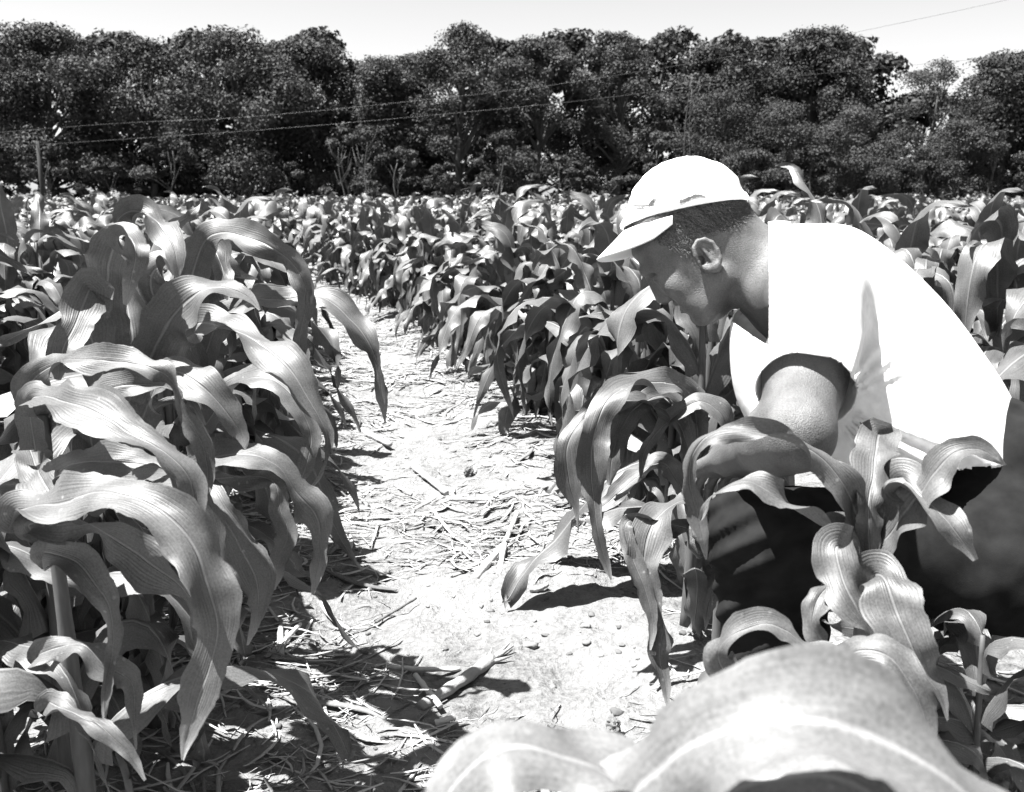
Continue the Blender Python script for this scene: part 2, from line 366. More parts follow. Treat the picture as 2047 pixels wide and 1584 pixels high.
stick(870, 1420, 910, 1416, .007, .006, 'broken_stalk', 'short white stalk chunk at the bottom of the alley', 'dry stalk', .010, 0, 1, GS)
stick(640, 1180, 700, 1240, .006, .005, 'broken_stalk', 'thin stalk at the edge of the leaf shadows on the left', 'dry stalk', .010, .01, .8, GS)
stick(545, 1290, 600, 1240, .008, .005, 'broken_stalk', 'pale stalk reaching out of the left row shadow', 'dry stalk', .010, 0, 1, GS)
def clod_thing(px, py, r, label, sx=1.0, sz=1.3):
    g = ground_at(px, py); V = ICO_V.copy()
    f = np.vstack([ICO_F]); V = V * (1 + 0.3 * vnoise(V[:, 0] * 2 + px, V[:, 1] * 2, V[:, 2] * 2)[:, None]) * np.array([r * sx, r, r * sz])
    acc = Acc(); acc.add(V + [0, 0, r * sz * .7], tris=f, tone=0.35)
    o = obj('soil_clod', acc.mesh('soil_clod', [M_CLOD])); o.location = (g[0], g[1], gz(g[0], g[1]))
    sb = o.modifiers.new('s', 'SUBSURF'); sb.levels = 4; sb.render_levels = 4
    dtex = bpy.data.textures.new('clod', 'CLOUDS'); dtex.noise_scale = 0.008; dtex.noise_depth = 3
    dm = o.modifiers.new('d', 'DISPLACE'); dm.texture = dtex; dm.strength = 0.014
    tag(o, label, 'soil clod', 'soil clods in the alley')
clod_thing(937, 938, 0.017, 'dark upright clod of soil standing beside the slanting stalk piece')
clod_thing(1225, 1450, 0.020, 'small dark clod beside the blurred leaf at the bottom', .7, 1.4)

# ------------------------------------------------------------------ corn
def width_profile(t, tip=0.8):
    a = np.minimum(1.0, 0.42 + 2.3 * t) * (1 - np.clip(t, 0, 1) ** 2.4) ** tip
    return a
def leaf_geo(P, S, W, fold, ruf, freq, rg, ncol=9, v0=0.0):
    n = len(P); T = np.gradient(P, axis=0); T /= np.linalg.norm(T, axis=1)[:, None] + 1e-12
    S = S - (S * T).sum(1)[:, None] * T; S /= np.linalg.norm(S, axis=1)[:, None] + 1e-12
    Nn = np.cross(S, T)
    u = np.linspace(-1, 1, ncol); t = np.linspace(0, 1, n)
    L = np.concatenate([[0], np.cumsum(np.linalg.norm(np.diff(P, axis=0), axis=1))])
    phL = rg.uniform(0, 6.28); phR = rg.uniform(0, 6.28)
    fl = freq * (1 + 0.25 * np.sin(L * 9 + phL))
    wl = np.sin(L * 2 * math.pi * freq + phL + 0.8 * np.sin(L * 17 + phR)); wr = np.sin(L * 2 * math.pi * freq * 1.13 + phR + 0.8 * np.sin(L * 14 + phL))
    env = np.clip(t * 5, 0, 1) * np.clip((1 - t) * 3, 0.25, 1)
    half = W[:, None] * 0.5 * u[None]
    if ncol >= 9:
        nick = vnoise(L * 70 + 11.3, L * 0 + phL, L * 0) * .5 + vnoise(L * 160, L * 0 + phR, L * 0) * .5; nick2 = vnoise(L * 75, L * 0 + phR + 3, L * 0)
        half = half + np.where(u[None] < 0, nick[:, None], nick2[:, None]) * np.abs(u)[None] ** 6 * np.sign(u)[None] * np.minimum(.0035, W[:, None] * .12)
    edge = np.where(u[None] < 0, wl[:, None], wr[:, None]) * (np.abs(u)[None] ** 1.8) * ruf * env[:, None]
    cup = fold[:, None] * np.abs(u)[None] ** 1.25 * W[:, None] * 0.5
    if ncol >= 9:
        P0_ = P; q_ = 14.0; edge = edge + (0.006 * vnoise(P0_[:, 0:1] * q_ + u[None] * 1.1 + phL, P0_[:, 1:2] * q_, P0_[:, 2:3] * q_) + 0.0016 * vnoise(P0_[:, 0:1] * 60 + u[None] * 3 + phR, P0_[:, 1:2] * 60, P0_[:, 2:3] * 60)) * env[:, None]
    V = P[:, None] + S[:, None] * (half * np.cos(np.arctan(fold))[:, None])[..., None] + Nn[:, None] * (cup + edge)[..., None]
    uv = np.stack([np.broadcast_to((u + 1) / 2, (n, ncol)), np.broadcast_to(t[:, None] * 1.0 + v0, (n, ncol))], -1)
    return V.reshape(-1, 3), grid_faces(n, ncol), uv.reshape(-1, 2)
def proc_leaf(rg, node, az, length, width, th0, th1, power, n=26, ncol=9, ruf=0.011, twist=0.0, wander=0.3, freq=8.0):
    t = np.linspace(0, 1, n)
    if rg.random() < 0.6:
        c0 = rg.uniform(.20, .42); wd_ = rg.uniform(.10, .24); sg = 1 / (1 + np.exp(-(t - c0) / wd_ * 2.2)); sg = (sg - sg[0]) / (sg[-1] - sg[0]); th = th0 + (th1 - th0) * sg
    else: th = th0 + (th1 - th0) * t ** power
    th = th + rg.uniform(.1, .34) * np.sin(t * rg.uniform(6, 13) + rg.uniform(0, 6)) * np.clip(t * 3, 0, 1)
    a = az + wander * np.sin(t * 3.0 + rg.uniform(0, 6)) * t + rg.normal(0, .5) * t ** 2
    ds = length / (n - 1)
    d = np.stack([np.cos(th) * np.cos(a), np.cos(th) * np.sin(a), np.sin(th)], -1)
    P = np.vstack([[0, 0, 0], np.cumsum(d[:-1] * ds, axis=0)]) + node
    P[:, 2] = np.maximum(P[:, 2], 0.012 + 0.01 * t)
    T = d
    S0 = np.stack([-np.sin(a), np.cos(a), np.zeros(n)], -1)
    Nn = np.cross(T, S0)
    tw = twist * t ** 1.6 + rg.normal(0, 0.25) * t + 0.55 * np.sin(t * rg.uniform(6, 12) + rg.uniform(0, 6)) * t + rg.choice([-1, 1]) * np.clip((t - .66) * 6, 0, 2.2)
    S = S0 * np.cos(tw)[:, None] + Nn * np.sin(tw)[:, None]
    W = width * width_profile(t) * (1 + 0.10 * np.sin(t * 27 + rg.uniform(0, 6)) + .07 * np.sin(t * 47 + rg.uniform(0, 6)))
    W = W * (1 - 0.35 * np.clip((t - .66) * 5, 0, 1))
    fold = 0.30 + 1.6 * np.exp(-t * 11) - 0.15 * t
    return leaf_geo(P, S, W, fold, ruf, freq, rg, ncol)
def stalk_geo(h, r0, rg, lean=(0, 0)):
    n = 16; t = np.linspace(0, 1, n); P = np.stack([lean[0] * t ** 2, lean[1] * t ** 2, -0.02 + (h + .02) * t], -1)
    rad = r0 * (1 - 0.55 * t) * (1 + 0.10 * (np.arange(n) % 4 == 0)); return tube(P, rad, 9)
def make_plant_parts(seed, hero=False, low=False):
    """returns stalk geometry and list of leaf geometries, plant about 0.9 m tall"""
    rg = np.random.default_rng(seed); n = rg.integers(10, 13) if not low else 8
    hs = rg.uniform(0.42, 0.54); st = stalk_geo(hs + 0.08, rg.uniform(.012, .015), rg)
    az0 = rg.uniform(0, 6.28); leaves = []
    nn, nc = (26, 9) if not low else (12, 3)
    for i in range(n):
        f = i / (n - 1.0)
        zn = 0.05 + f * hs; az = az0 + (i % 2) * math.pi + rg.normal(0, 0.45) + f * 0.9
        length = (0.28 + 0.40 * math.sin(math.pi * min(1, 0.18 + f * 0.62))) * rg.uniform(.88, 1.1)
        width = (0.046 + 0.056 * math.sin(math.pi * min(.86, 0.12 + f * 0.62))) * rg.uniform(.9, 1.12)
        if f > 0.86:            # young leaves of the whorl
            th0 = R_(rg.uniform(80, 88)); th1 = R_(rg.uniform(-75, 5)); length *= 0.75; pw = 1.6
        else:
            th0 = R_(rg.uniform(62, 80)); th1 = R_(rg.uniform(-98, -84)); pw = rg.uniform(0.45, 0.7)
        leaves.append(proc_leaf(rg, np.array([0, 0, zn]), az, length, width, th0, th1, pw, nn, nc, ruf=rg.uniform(.011, .022), twist=rg.normal(0, .6), freq=rg.uniform(5, 8.5)))
    return st, leaves
def leaf_mesh(name, g, mat=None): return mesh_np(name, g[0], g[1], [mat or M_LEAF], True, uv=g[2])
def stalk_mesh(name, g):
    a = Acc(); a.add(g[0], g[1], g[2]); return a.mesh(name, [M_STALK])
PROTO = []
for k in range(9):
    st, lv = make_plant_parts(100 + k)
    sm = stalk_mesh('stalk', st); lms = [leaf_mesh('leaf', g) for g in lv]
    a = Acc(); a.add(st[0], st[1], st[2])
    for g in lv: a.add(g[0], g[1], uv=g[2])
    whole = a.mesh('corn_plant', [M_LEAF]); PROTO.append((sm, lms, whole))
LOW = [make_plant_parts(300 + k, low=True) for k in range(5)]

def in_view(x, y, m=0.35):
    if y < 0.8: return False
    px = CX + F_PX * x / y
    return -m * F_PX / y - 40 < px < 2047 + m * F_PX / y + 40
ONES = ['', 'first', 'second', 'third', 'fourth', 'fifth', 'sixth', 'seventh', 'eighth', 'ninth', 'tenth', 'eleventh', 'twelfth', 'thirteenth', 'fourteenth', 'fifteenth', 'sixteenth', 'seventeenth', 'eighteenth', 'nineteenth', 'twentieth']
def ordinal(n):
    if n <= 20: return ONES[n]
    if n % 10 == 0: return {30: 'thirtieth', 40: 'fortieth', 50: 'fiftieth', 60: 'sixtieth'}[n]
    return {2: 'twenty', 3: 'thirty', 4: 'forty', 5: 'fifty'}[n // 10] + '-' + ONES[n % 10]
def corn_plant(x, y, rz, scale, proto, label, group, parts=True, tilt=0.0, drop=()):
    sm, lms, whole = PROTO[proto % len(PROTO)]
    if not parts:
        o = obj('corn_plant', whole); r = o
    else:
        r = bpy.data.objects.new('corn_plant', None); link(r); r.empty_display_size = .1
        obj('stalk', sm, r)
        for j, lm in enumerate(lms):
            if j in drop: continue
            obj('leaf', lm, r)
    r.location = (x, y, gz(x, y) - 0.005); r.rotation_euler = (tilt * math.sin(rz * 3), tilt * math.cos(rz * 5), rz); r.scale = (scale,) * 3
    tag(r, label, 'corn plant', group); return r

# keep the man's footprint and the traced foreground plants' places free
def blocked(x, y, k):
    px = CX + F_PX * x / y
    if k == 0 and y < 2.05: return True
    if k == -1 and y < 1.95: return True
    if k == 1 and y < 2.5: return True
    if y < 1.25: return True
    if x > 0.30 and x < 1.40 and 1.15 < y < 2.2 and k >= 0: return True
    return False
rg = np.random.default_rng(5); cand = []
for k in range(-34, 35):
    off = ROW_R + k * 1.12 if k >= 0 else ROW_L + (k + 1) * 1.12
    y = 0.9 + rg.uniform(0, .2)
    while y < 37:
        x = float(row_x(off, y)) + rg.normal(0, .025)
        if in_view(x, y) and not blocked(x, y, k):
            cand.append((math.hypot(x, y), x, y, k))
        y += rg.uniform(0.14, 0.23) * (1.0 if y < 9 else 1.35 if y < 16 else 2.0)
cand.sort()
NEAR = cand[:262]; FAR = cand[262:]
count = {0: 3, -1: 8}                      # traced plants already standing in the first rows
for i, (d, x, y, k) in enumerate(NEAR):
    count[k] = count.get(k, 0) + 1; side = 'right' if k >= 0 else 'left'; rn = ordinal(k + 1 if k >= 0 else -k)
    sc_ = rg.uniform(0.93, 1.07) * (1.25 if k > 0 else 1.15)
    corn_plant(x, y, rg.uniform(0, 6.28), sc_, int(rg.integers(0, 9)), f'{ordinal(count[k])} corn plant from the camera, {rn} row {side} of alley',
               f'corn plants of the {rn} row {side} of the alley', parts=(d < 6.0), tilt=0.06)
for (y, dx, rz, sc_, pr, lab) in [(1.36, -.10, 1.0, .72, 0, 'short corn plant under the broad hanging leaves at the lower left corner'), (1.52, -.05, 2.2, .78, 1, 'short corn plant behind the front one of the left row'),
        (1.66, .02, 4.0, .74, 2, 'short dark corn plant at the foot of the one with the upright funnel'), (1.78, -.02, 5.2, .84, 3, 'corn plant between the funnel plant and the dark arching leaf'), (1.90, .0, .3, .86, 4, 'corn plant behind the dark arching leaf of the left row')]:  # short filler plants, added to darken the gaps behind the traced leaves
    corn_plant(float(row_x(ROW_L, y)) + dx, y, rz, sc_, pr, lab, 'short filler corn plants between the nearest ones', tilt=.05)
for (y, X_, rz, sc_, pr, lab) in [(1.20, .66, 1.3, .60, 5, 'low corn plant at the bottom right edge below the man'), (1.34, .72, 2.9, .58, 6, 'low corn plant under the man\'s thigh at the right edge'), (1.22, .53, 4.1, .52, 7, 'low corn plant right of the pale looping leaf')]:
    corn_plant(X_, y, rz, sc_, pr, lab, 'low corn plants below the man', tilt=.05)
acc = Acc()
for (d, x, y, k) in FAR:
    st, lv = LOW[int(rg.integers(0, 5))]; a = rg.uniform(0, 6.28); s = rg.uniform(1.06, 1.28); c_, s_ = math.cos(a) * s, math.sin(a) * s
    M = np.array([[c_, -s_, 0], [s_, c_, 0], [0, 0, s]]).T; o_ = np.array([x, y, gz(x, y)])
    for g in (lv if y < 20 else lv[3:]): acc.add(g[0] @ M + o_, g[1], uv=g[2])
tag(obj('distant_corn', acc.mesh('distant_corn', [M_LEAF])), 'distant corn filling the field up to the trees', 'corn', kind='stuff')

# --- traced foreground leaves: (px, py, Z, width_px, roll_deg); roll 0 faces the camera, positive turns the face up
def hero_leaf(pts, seed=0, ncol=13, n=110, ruf=0.011, freq=6.5, fold=0.22, mat=None, origin=(0, 0, 0)):
    P = np.array([at(p[0], p[1], p[2]) for p in pts]); wm = np.array([p[3] * p[2] / F_PX for p in pts]); rl = np.array([R_(p[4]) for p in pts])
    Q = catmull(np.hstack([P, wm[:, None], rl[:, None]]), n)
    P, W, rl = Q[:, :3], np.maximum(Q[:, 3], .0015), Q[:, 4]
    T = np.gradient(P, axis=0); T /= np.linalg.norm(T, axis=1)[:, None]
    view = CAM - P; view /= np.linalg.norm(view, axis=1)[:, None]
    N0 = view - (view * T).sum(1)[:, None] * T; N0 /= np.linalg.norm(N0, axis=1)[:, None] + 1e-9
    S0 = np.cross(T, N0); rl = rl * np.tanh(5 * (T @ RIGHT) + .4)
    S = S0 * np.cos(rl)[:, None] + N0 * np.sin(rl)[:, None]
    rgx = np.random.default_rng(seed + 7); tt = np.linspace(0, 1, n)
    wob = np.clip(np.sin(math.pi * tt) * 2, 0, 1) * (.28 * np.sin(tt * 15 + rgx.uniform(0, 6)) + .16 * np.sin(tt * 29 + rgx.uniform(0, 6)))
    S, N1 = S * np.cos(wob)[:, None] + np.cross(S, T) * np.sin(wob)[:, None], 0
    W = W * (1 + .07 * np.sin(tt * 24 + rgx.uniform(0, 6)) + .05 * np.sin(tt * 43 + rgx.uniform(0, 6)))
    return_geo = leaf_geo(P - np.array(origin), S, W, np.full(n, fold), ruf, freq, rgx, ncol)
    return return_geo
def hero_plant(base_px, base_z, top_px, top_py, r, leaves, label, extra=None, seed=0, mat=None, group=None):
    """a plant rooted in the soil with traced leaves; base_px at distance base_z, stalk up to (top_px, top_py)"""
    x = (base_px - CX) / F_PX * base_z; top = at(top_px, top_py, base_z)
    # ground point under the stalk
    yb = top[1]; g = np.array([x, yb, gz(x, yb)])
    root = thing('corn_plant', tuple(g), label, 'corn plant', group or 'corn plants nearest the camera')
    n = 14; t = np.linspace(0, 1, n)[:, None]; P = (g * (1 - t) + top * t) - g; P[0, 2] -= .02
    V = tube(P, r * (1 - .45 * t[:, 0]) * (1 + .10 * (np.arange(n) % 4 == 0)), 12); obj('stalk', stalk_mesh('stalk', V), root)
    for i, L in enumerate(leaves):
        opts = {}
        if isinstance(L, dict): opts = {k: v for k, v in L.items() if k != 'p'}; L = L['p']
        obj('leaf', leaf_mesh('leaf', hero_leaf(L, seed=seed * 20 + i, origin=g, **opts), mat or M_LEAF_NEAR), root)
    if extra is not None:
        sm, lms, whole = PROTO[extra[0]]; a, s, idx = extra[1], extra[2], extra[3]
        for j in idx:
            if j < len(lms):
                o = obj('leaf', lms[j], root); o.rotation_euler = (0, 0, a); o.scale = (s,) * 3
    return root

# left side ---------------------------------------------------------------
hero_plant(118, 1.30, 100, 1010, .015, [
    [(100, 1060, 1.30, 40, 20), (30, 1025, 1.24, 80, 40), (110, 1008, 1.16, 105, 45), (200, 985, 1.12, 110, 45), (300, 1010, 1.10, 95, 35), (375, 1075, 1.09, 100, 10),
     (410, 1160, 1.09, 118, 0), (435, 1250, 1.10, 85, 10), (418, 1330, 1.11, 70, 30), (395, 1400, 1.12, 78, 10), (372, 1480, 1.13, 30, 0), (365, 1520, 1.13, 5, 0)],
    [(100, 1080, 1.28, 40, 30), (60, 1050, 1.20, 60, 30), (150, 1045, 1.18, 95, -50), (230, 1080, 1.17, 105, -40), (310, 1130, 1.18, 95, -40), (370, 1180, 1.18, 60, -50), (400, 1260, 1.2, 34, -30), (405, 1340, 1.2, 14, 0)],
    [(110, 1130, 1.30, 40, 20), (90, 1105, 1.22, 60, 30), (150, 1125, 1.18, 62, 10), (190, 1170, 1.18, 62, 0), (220, 1220, 1.19, 42, 0), (225, 1300, 1.2, 24, 20), (212, 1380, 1.2, 20, 0), (208, 1450, 1.2, 3, 0)],
    [(115, 1330, 1.30, 30, 30), (80, 1310, 1.25, 50, 40), (160, 1290, 1.22, 56, 30), (210, 1330, 1.22, 60, 10), (262, 1365, 1.24, 40, 20), (268, 1430, 1.24, 18, 0), (272, 1500, 1.24, 3, 0)],
    [(115, 1420, 1.30, 25, 30), (100, 1405, 1.22, 50, 40), (150, 1430, 1.18, 60, 30), (200, 1455, 1.16, 45, 30), (250, 1500, 1.16, 30, 30), (290, 1560, 1.16, 5, 0)],
    ], 'corn plant at the lower left whose broad pale leaf hangs almost to the bottom edge', extra=(1, 2.0, 1.05, (1, 2, 3)), seed=1)

hero_plant(60, 1.45, 85, 830, .017, [
    [(70, 900, 1.45, 50, 20), (60, 800, 1.38, 60, 40), (120, 800, 1.30, 80, 40), (190, 825, 1.25, 105, 35), (260, 868, 1.23, 92, 30), (330, 905, 1.22, 66, 30),
     (375, 950, 1.22, 52, 10), (390, 1010, 1.23, 60, -10), (398, 1060, 1.24, 50, 0), (392, 1120, 1.24, 22, 0), (380, 1180, 1.25, 4, 0)],
    [(75, 860, 1.48, 50, 20), (60, 770, 1.42, 60, 30), (130, 722, 1.38, 52, 35), (220, 722, 1.34, 62, 40), (300, 735, 1.32, 62, 40), (345, 765, 1.33, 40, -30), (372, 830, 1.34, 34, -40), (405, 890, 1.35, 42, -20), (415, 950, 1.36, 30, 0), (408, 1010, 1.36, 8, 0)],
    [(80, 900, 1.5, 50, 20), (100, 830, 1.45, 50, 40), (180, 790, 1.42, 66, 40), (260, 770, 1.40, 60, 40), (330, 775, 1.42, 40, 30), (380, 800, 1.44, 20, 30), (410, 850, 1.45, 5, 0)],
    [(95, 960, 1.42, 50, 20), (140, 930, 1.36, 66, 30), (210, 925, 1.33, 88, 40), (290, 930, 1.32, 60, 50), (350, 950, 1.32, 44, 20), (400, 1020, 1.33, 60, 0), (430, 1090, 1.34, 50, 0), (440, 1150, 1.34, 20, 0), (435, 1200, 1.34, 4, 0)],
    [(60, 900, 1.5, 60, 10), (85, 960, 1.40, 85, -20), (110, 1000, 1.36, 80, -30), (130, 1050, 1.36, 60, -20), (140, 1100, 1.37, 20, 0)],
    ], 'corn plant at the left edge with a glossy pointed leaf spreading right at mid height', extra=(3, .6, 1.05, (2, 3, 5, 7)), seed=2)

hero_plant(240, 1.62, 240, 640, .018, [
    [(238, 760, 1.62, 60, 10), (222, 660, 1.60, 75, 10), (214, 580, 1.57, 88, 10), (222, 510, 1.52, 92, 20), (240, 476, 1.47, 74, 50), (262, 480, 1.43, 60, 60), (272, 515, 1.42, 55, -20), (262, 560, 1.43, 34, -10), (250, 610, 1.44, 8, 0)],
    [(250, 800, 1.66, 70, -10), (262, 700, 1.68, 85, -20), (255, 600, 1.70, 85, -20), (225, 500, 1.72, 60, -50), (240, 436, 1.70, 55, -50), (290, 425, 1.66, 60, 30), (330, 465, 1.62, 66, 20), (350, 505, 1.6, 40, 10), (355, 560, 1.6, 6, 0)],
    [(225, 800, 1.58, 60, 20), (190, 700, 1.52, 85, 10), (175, 640, 1.50, 95, 10), (178, 580, 1.48, 80, 20), (150, 650, 1.44, 70, 10), (125, 700, 1.42, 60, 10), (115, 760, 1.42, 14, 0)],
    [(265, 820, 1.62, 60, -20), (300, 720, 1.56, 85, -30), (340, 640, 1.52, 100, 20), (390, 590, 1.50, 110, 45), (440, 575, 1.5, 70, 50), (490, 590, 1.5, 30, 40), (520, 620, 1.5, 4, 0)],
    [(260, 900, 1.60, 60, 20), (300, 800, 1.52, 70, 30), (345, 745, 1.47, 75, 40), (400, 770, 1.44, 82, 25), (450, 820, 1.44, 62, 15), (482, 868, 1.45, 28, 10), (492, 900, 1.45, 4, 0)],
    [(240, 960, 1.60, 50, 20), (330, 960, 1.52, 70, 60), (400, 925, 1.46, 84, 50), (480, 910, 1.44, 92, 48), (545, 930, 1.44, 50, 50), (590, 985, 1.45, 66, 20), (632, 1030, 1.46, 72, 0), (640, 1085, 1.47, 30, 20), (635, 1130, 1.47, 36, -20), (625, 1190, 1.47, 5, 0)],
    [(245, 1000, 1.60, 50, 20), (340, 1000, 1.5, 60, 40), (400, 985, 1.42, 70, 40), (440, 1030, 1.40, 60, 20), (482, 1100, 1.40, 82, 5), (512, 1160, 1.41, 70, 0), (515, 1220, 1.42, 36, 10), (495, 1290, 1.43, 5, 0)],
    [(245, 1000, 1.62, 40, 0), (430, 960, 1.58, 40, -40), (540, 960, 1.56, 40, -40), (560, 1020, 1.56, 32, -20), (575, 1070, 1.56, 44, 0), (555, 1130, 1.56, 36, 0), (548, 1180, 1.56, 5, 0)],
    ], 'corn plant left of the alley with an upright funnel of leaves curling at the top', extra=(5, 1.0, .9, (0, 2)), seed=3)

hero_plant(385, 1.95, 400, 690, .016, [
    [(400, 760, 1.95, 50, 0), (370, 640, 1.88, 60, -20), (400, 500, 1.82, 60, -30), (440, 468, 1.80, 70, 40), (500, 478, 1.76, 62, 40), (555, 500, 1.74, 58, -45), (598, 545, 1.74, 50, -35), (612, 600, 1.75, 34, -20), (600, 670, 1.76, 30, 0), (598, 730, 1.77, 44, 0), (602, 800, 1.78, 20, 0), (600, 850, 1.78, 4, 0)],
    [(405, 780, 1.95, 50, 20), (350, 700, 1.85, 60, -20), (385, 650, 1.76, 75, -10), (450, 655, 1.68, 80, 48), (520, 690, 1.62, 85, 45), (575, 735, 1.58, 80, 35), (618, 800, 1.57, 60, 25), (650, 860, 1.57, 34, 30), (655, 905, 1.58, 12, 30), (640, 950, 1.59, 8, 30), (615, 985, 1.6, 3, 0)],
    [(400, 740, 1.95, 50, 20), (440, 640, 1.88, 60, 30), (500, 600, 1.82, 72, 45), (560, 600, 1.80, 55, 50), (640, 595, 1.78, 55, 45), (700, 640, 1.77, 62, 25), (738, 685, 1.77, 48, -40), (756, 735, 1.78, 24, -20), (764, 790, 1.79, 22, 0), (770, 845, 1.8, 3, 0)],
    [(400, 700, 1.95, 60, 10), (400, 600, 1.95, 90, 10), (400, 520, 1.93, 95, 15), (425, 500, 1.88, 60, 40), (450, 560, 1.85, 40, 0), (455, 600, 1.85, 4, 0)],
    [(410, 850, 1.92, 50, 20), (470, 770, 1.84, 66, 45), (540, 760, 1.80, 66, 45), (590, 800, 1.78, 50, 30), (620, 870, 1.78, 40, 10), (612, 930, 1.78, 30, 0), (590, 990, 1.79, 4, 0)],
    [(400, 760, 2.0, 50, 0), (330, 640, 1.96, 66, 0), (300, 560, 1.92, 80, 35), (340, 520, 1.88, 70, 45), (380, 560, 1.85, 50, 20), (400, 620, 1.84, 5, 0)],
    ], 'corn plant left of the alley whose dark arching leaf bends down over the soil', extra=(6, 2.6, .85, (0, 1, 2)), seed=4)

# right side --------------------------------------------------------------
hero_plant(1385, 2.12, 1400, 880, .014, [
    [(1400, 960, 2.12, 40, 10), (1385, 800, 2.05, 50, 30), (1330, 765, 1.98, 62, 48), (1265, 768, 1.92, 58, 40), (1210, 810, 1.88, 66, 20), (1186, 880, 1.87, 64, -5), (1182, 950, 1.88, 58, 0), (1188, 1010, 1.88, 30, 10), (1196, 1070, 1.88, 26, 30), (1213, 1130, 1.89, 16, 0), (1222, 1160, 1.89, 3, 0)],
    [(1400, 980, 2.12, 40, 10), (1350, 840, 2.02, 45, 40), (1250, 800, 1.95, 50, 50), (1175, 830, 1.90, 46, 30), (1135, 890, 1.88, 50, 0), (1138, 960, 1.89, 48, 0), (1152, 1020, 1.9, 14, 0), (1156, 1060, 1.9, 3, 0)],
    [(1400, 960, 2.12, 40, 10), (1350, 810, 2.05, 44, 30), (1290, 800, 1.98, 44, 40), (1245, 850, 1.96, 40, 0), (1225, 910, 1.96, 46, 0), (1218, 970, 1.97, 6, 0)],
    [(1400, 960, 2.1, 40, 10), (1450, 860, 2.0, 44, 50), (1400, 800, 1.98, 46, 55), (1330, 850, 2.0, 30, 20), (1290, 900, 2.0, 20, 0), (1280, 960, 2.0, 3, 0)],
    [(1395, 1040, 2.1, 30, 10), (1330, 930, 2.04, 44, 40), (1265, 960, 2.0, 44, 30), (1215, 1005, 1.98, 34, 30), (1190, 1020, 1.98, 4, 0)],
    ], 'corn plant in front of the man with narrow leaves hanging like blades over the alley', extra=(7, 3.0, .8, (1, 2, 4)), seed=5)
hero_plant(1450, 1.85, 1440, 1030, .014, [
    [(1440, 1100, 1.84, 40, 0), (1400, 1010, 1.78, 50, 20), (1340, 1010, 1.72, 60, 60), (1300, 1060, 1.68, 78, 10), (1288, 1130, 1.67, 62, -30), (1310, 1200, 1.67, 46, -50), (1325, 1255, 1.67, 40, -40), (1318, 1310, 1.67, 44, 0), (1330, 1370, 1.67, 20, 0), (1336, 1420, 1.67, 3, 0)],
    [(1440, 1120, 1.84, 40, 0), (1380, 1060, 1.75, 40, -40), (1290, 1040, 1.70, 30, -50), (1250, 1050, 1.68, 28, 0), (1262, 1110, 1.67, 34, 0), (1290, 1180, 1.66, 34, 0), (1305, 1250, 1.66, 20, 0), (1300, 1300, 1.66, 3, 0)],
    [(1440, 1200, 1.84, 30, 0), (1420, 1130, 1.8, 34, 20), (1440, 1100, 1.78, 40, 20), (1430, 1160, 1.76, 30, 0), (1415, 1220, 1.76, 20, 0), (1410, 1260, 1.76, 3, 0)],
    ], 'small corn plant at the man\'s knee with one large crumpled leaf twisting down', seed=6)
hero_plant(1735, 1.22, 1735, 1120, .017, [
    # the long arching leaf over the forearm
    [(1735, 1140, 1.22, 50, 0), (1715, 1040, 1.20, 62, 20), (1690, 980, 1.18, 66, 25), (1640, 915, 1.17, 58, 40), (1580, 880, 1.16, 44, 60), (1500, 862, 1.16, 50, 58), (1430, 868, 1.17, 52, 40), (1388, 905, 1.18, 36, 10), (1378, 960, 1.19, 30, 0), (1392, 1020, 1.2, 44, 0), (1406, 1080, 1.2, 22, 0), (1412, 1120, 1.21, 3, 0)],
    # dark leaf below it
    [(1735, 1130, 1.22, 50, 0), (1690, 1070, 1.20, 70, 70), (1620, 1030, 1.17, 78, 68), (1550, 990, 1.15, 66, 66), (1490, 965, 1.15, 50, 66), (1430, 990, 1.16, 30, 60), (1400, 1040, 1.18, 5, 0)],
    # upright bright strap
    [(1742, 1160, 1.22, 30, 0), (1738, 1080, 1.20, 44, 0), (1736, 1010, 1.19, 62, 0), (1744, 950, 1.21, 76, 0), (1751, 905, 1.235, 84, 0), (1755, 878, 1.27, 84, 0), (1757, 868, 1.32, 60, 0), (1758, 880, 1.36, 10, 0)],
    [(1735, 1120, 1.22, 50, 0), (1780, 1060, 1.19, 90, 50), (1830, 1000, 1.16, 110, 40), (1870, 945, 1.14, 90, 40), (1910, 905, 1.13, 60, 40), (1960, 900, 1.13, 40, 40), (2010, 930, 1.13, 4, 0)],
    [(1730, 1160, 1.22, 50, 0), (1700, 1110, 1.17, 70, 50), (1672, 1095, 1.13, 84, 20), (1682, 1150, 1.11, 92, 10), (1705, 1210, 1.10, 84, 30), (1735, 1260, 1.10, 50, 30), (1745, 1320, 1.1, 20, 0), (1740, 1360, 1.1, 3, 0)],
    [(1740, 1180, 1.22, 50, 0), (1745, 1150, 1.14, 90, 50), (1768, 1160, 1.08, 104, 12), (1795, 1230, 1.06, 110, 8), (1825, 1300, 1.05, 92, 20), (1850, 1350, 1.05, 80, 50), (1880, 1390, 1.05, 30, 20), (1895, 1440, 1.05, 4, 0)],
    [(1730, 1200, 1.22, 40, 0), (1680, 1170, 1.18, 50, 60), (1640, 1190, 1.15, 50, 20), (1625, 1240, 1.14, 44, 0), (1640, 1290, 1.14, 30, 0), (1650, 1340, 1.14, 4, 0)],
    [(1745, 1120, 1.22, 50, 0), (1770, 1020, 1.2, 80, 0), (1800, 960, 1.18, 90, 30), (1850, 1000, 1.14, 80, 50), (1900, 1050, 1.12, 60, 30), (1950, 1120, 1.12, 10, 0)],
    ], 'tall corn plant in front of the man\'s hip whose long leaf arches across his forearm', seed=7)
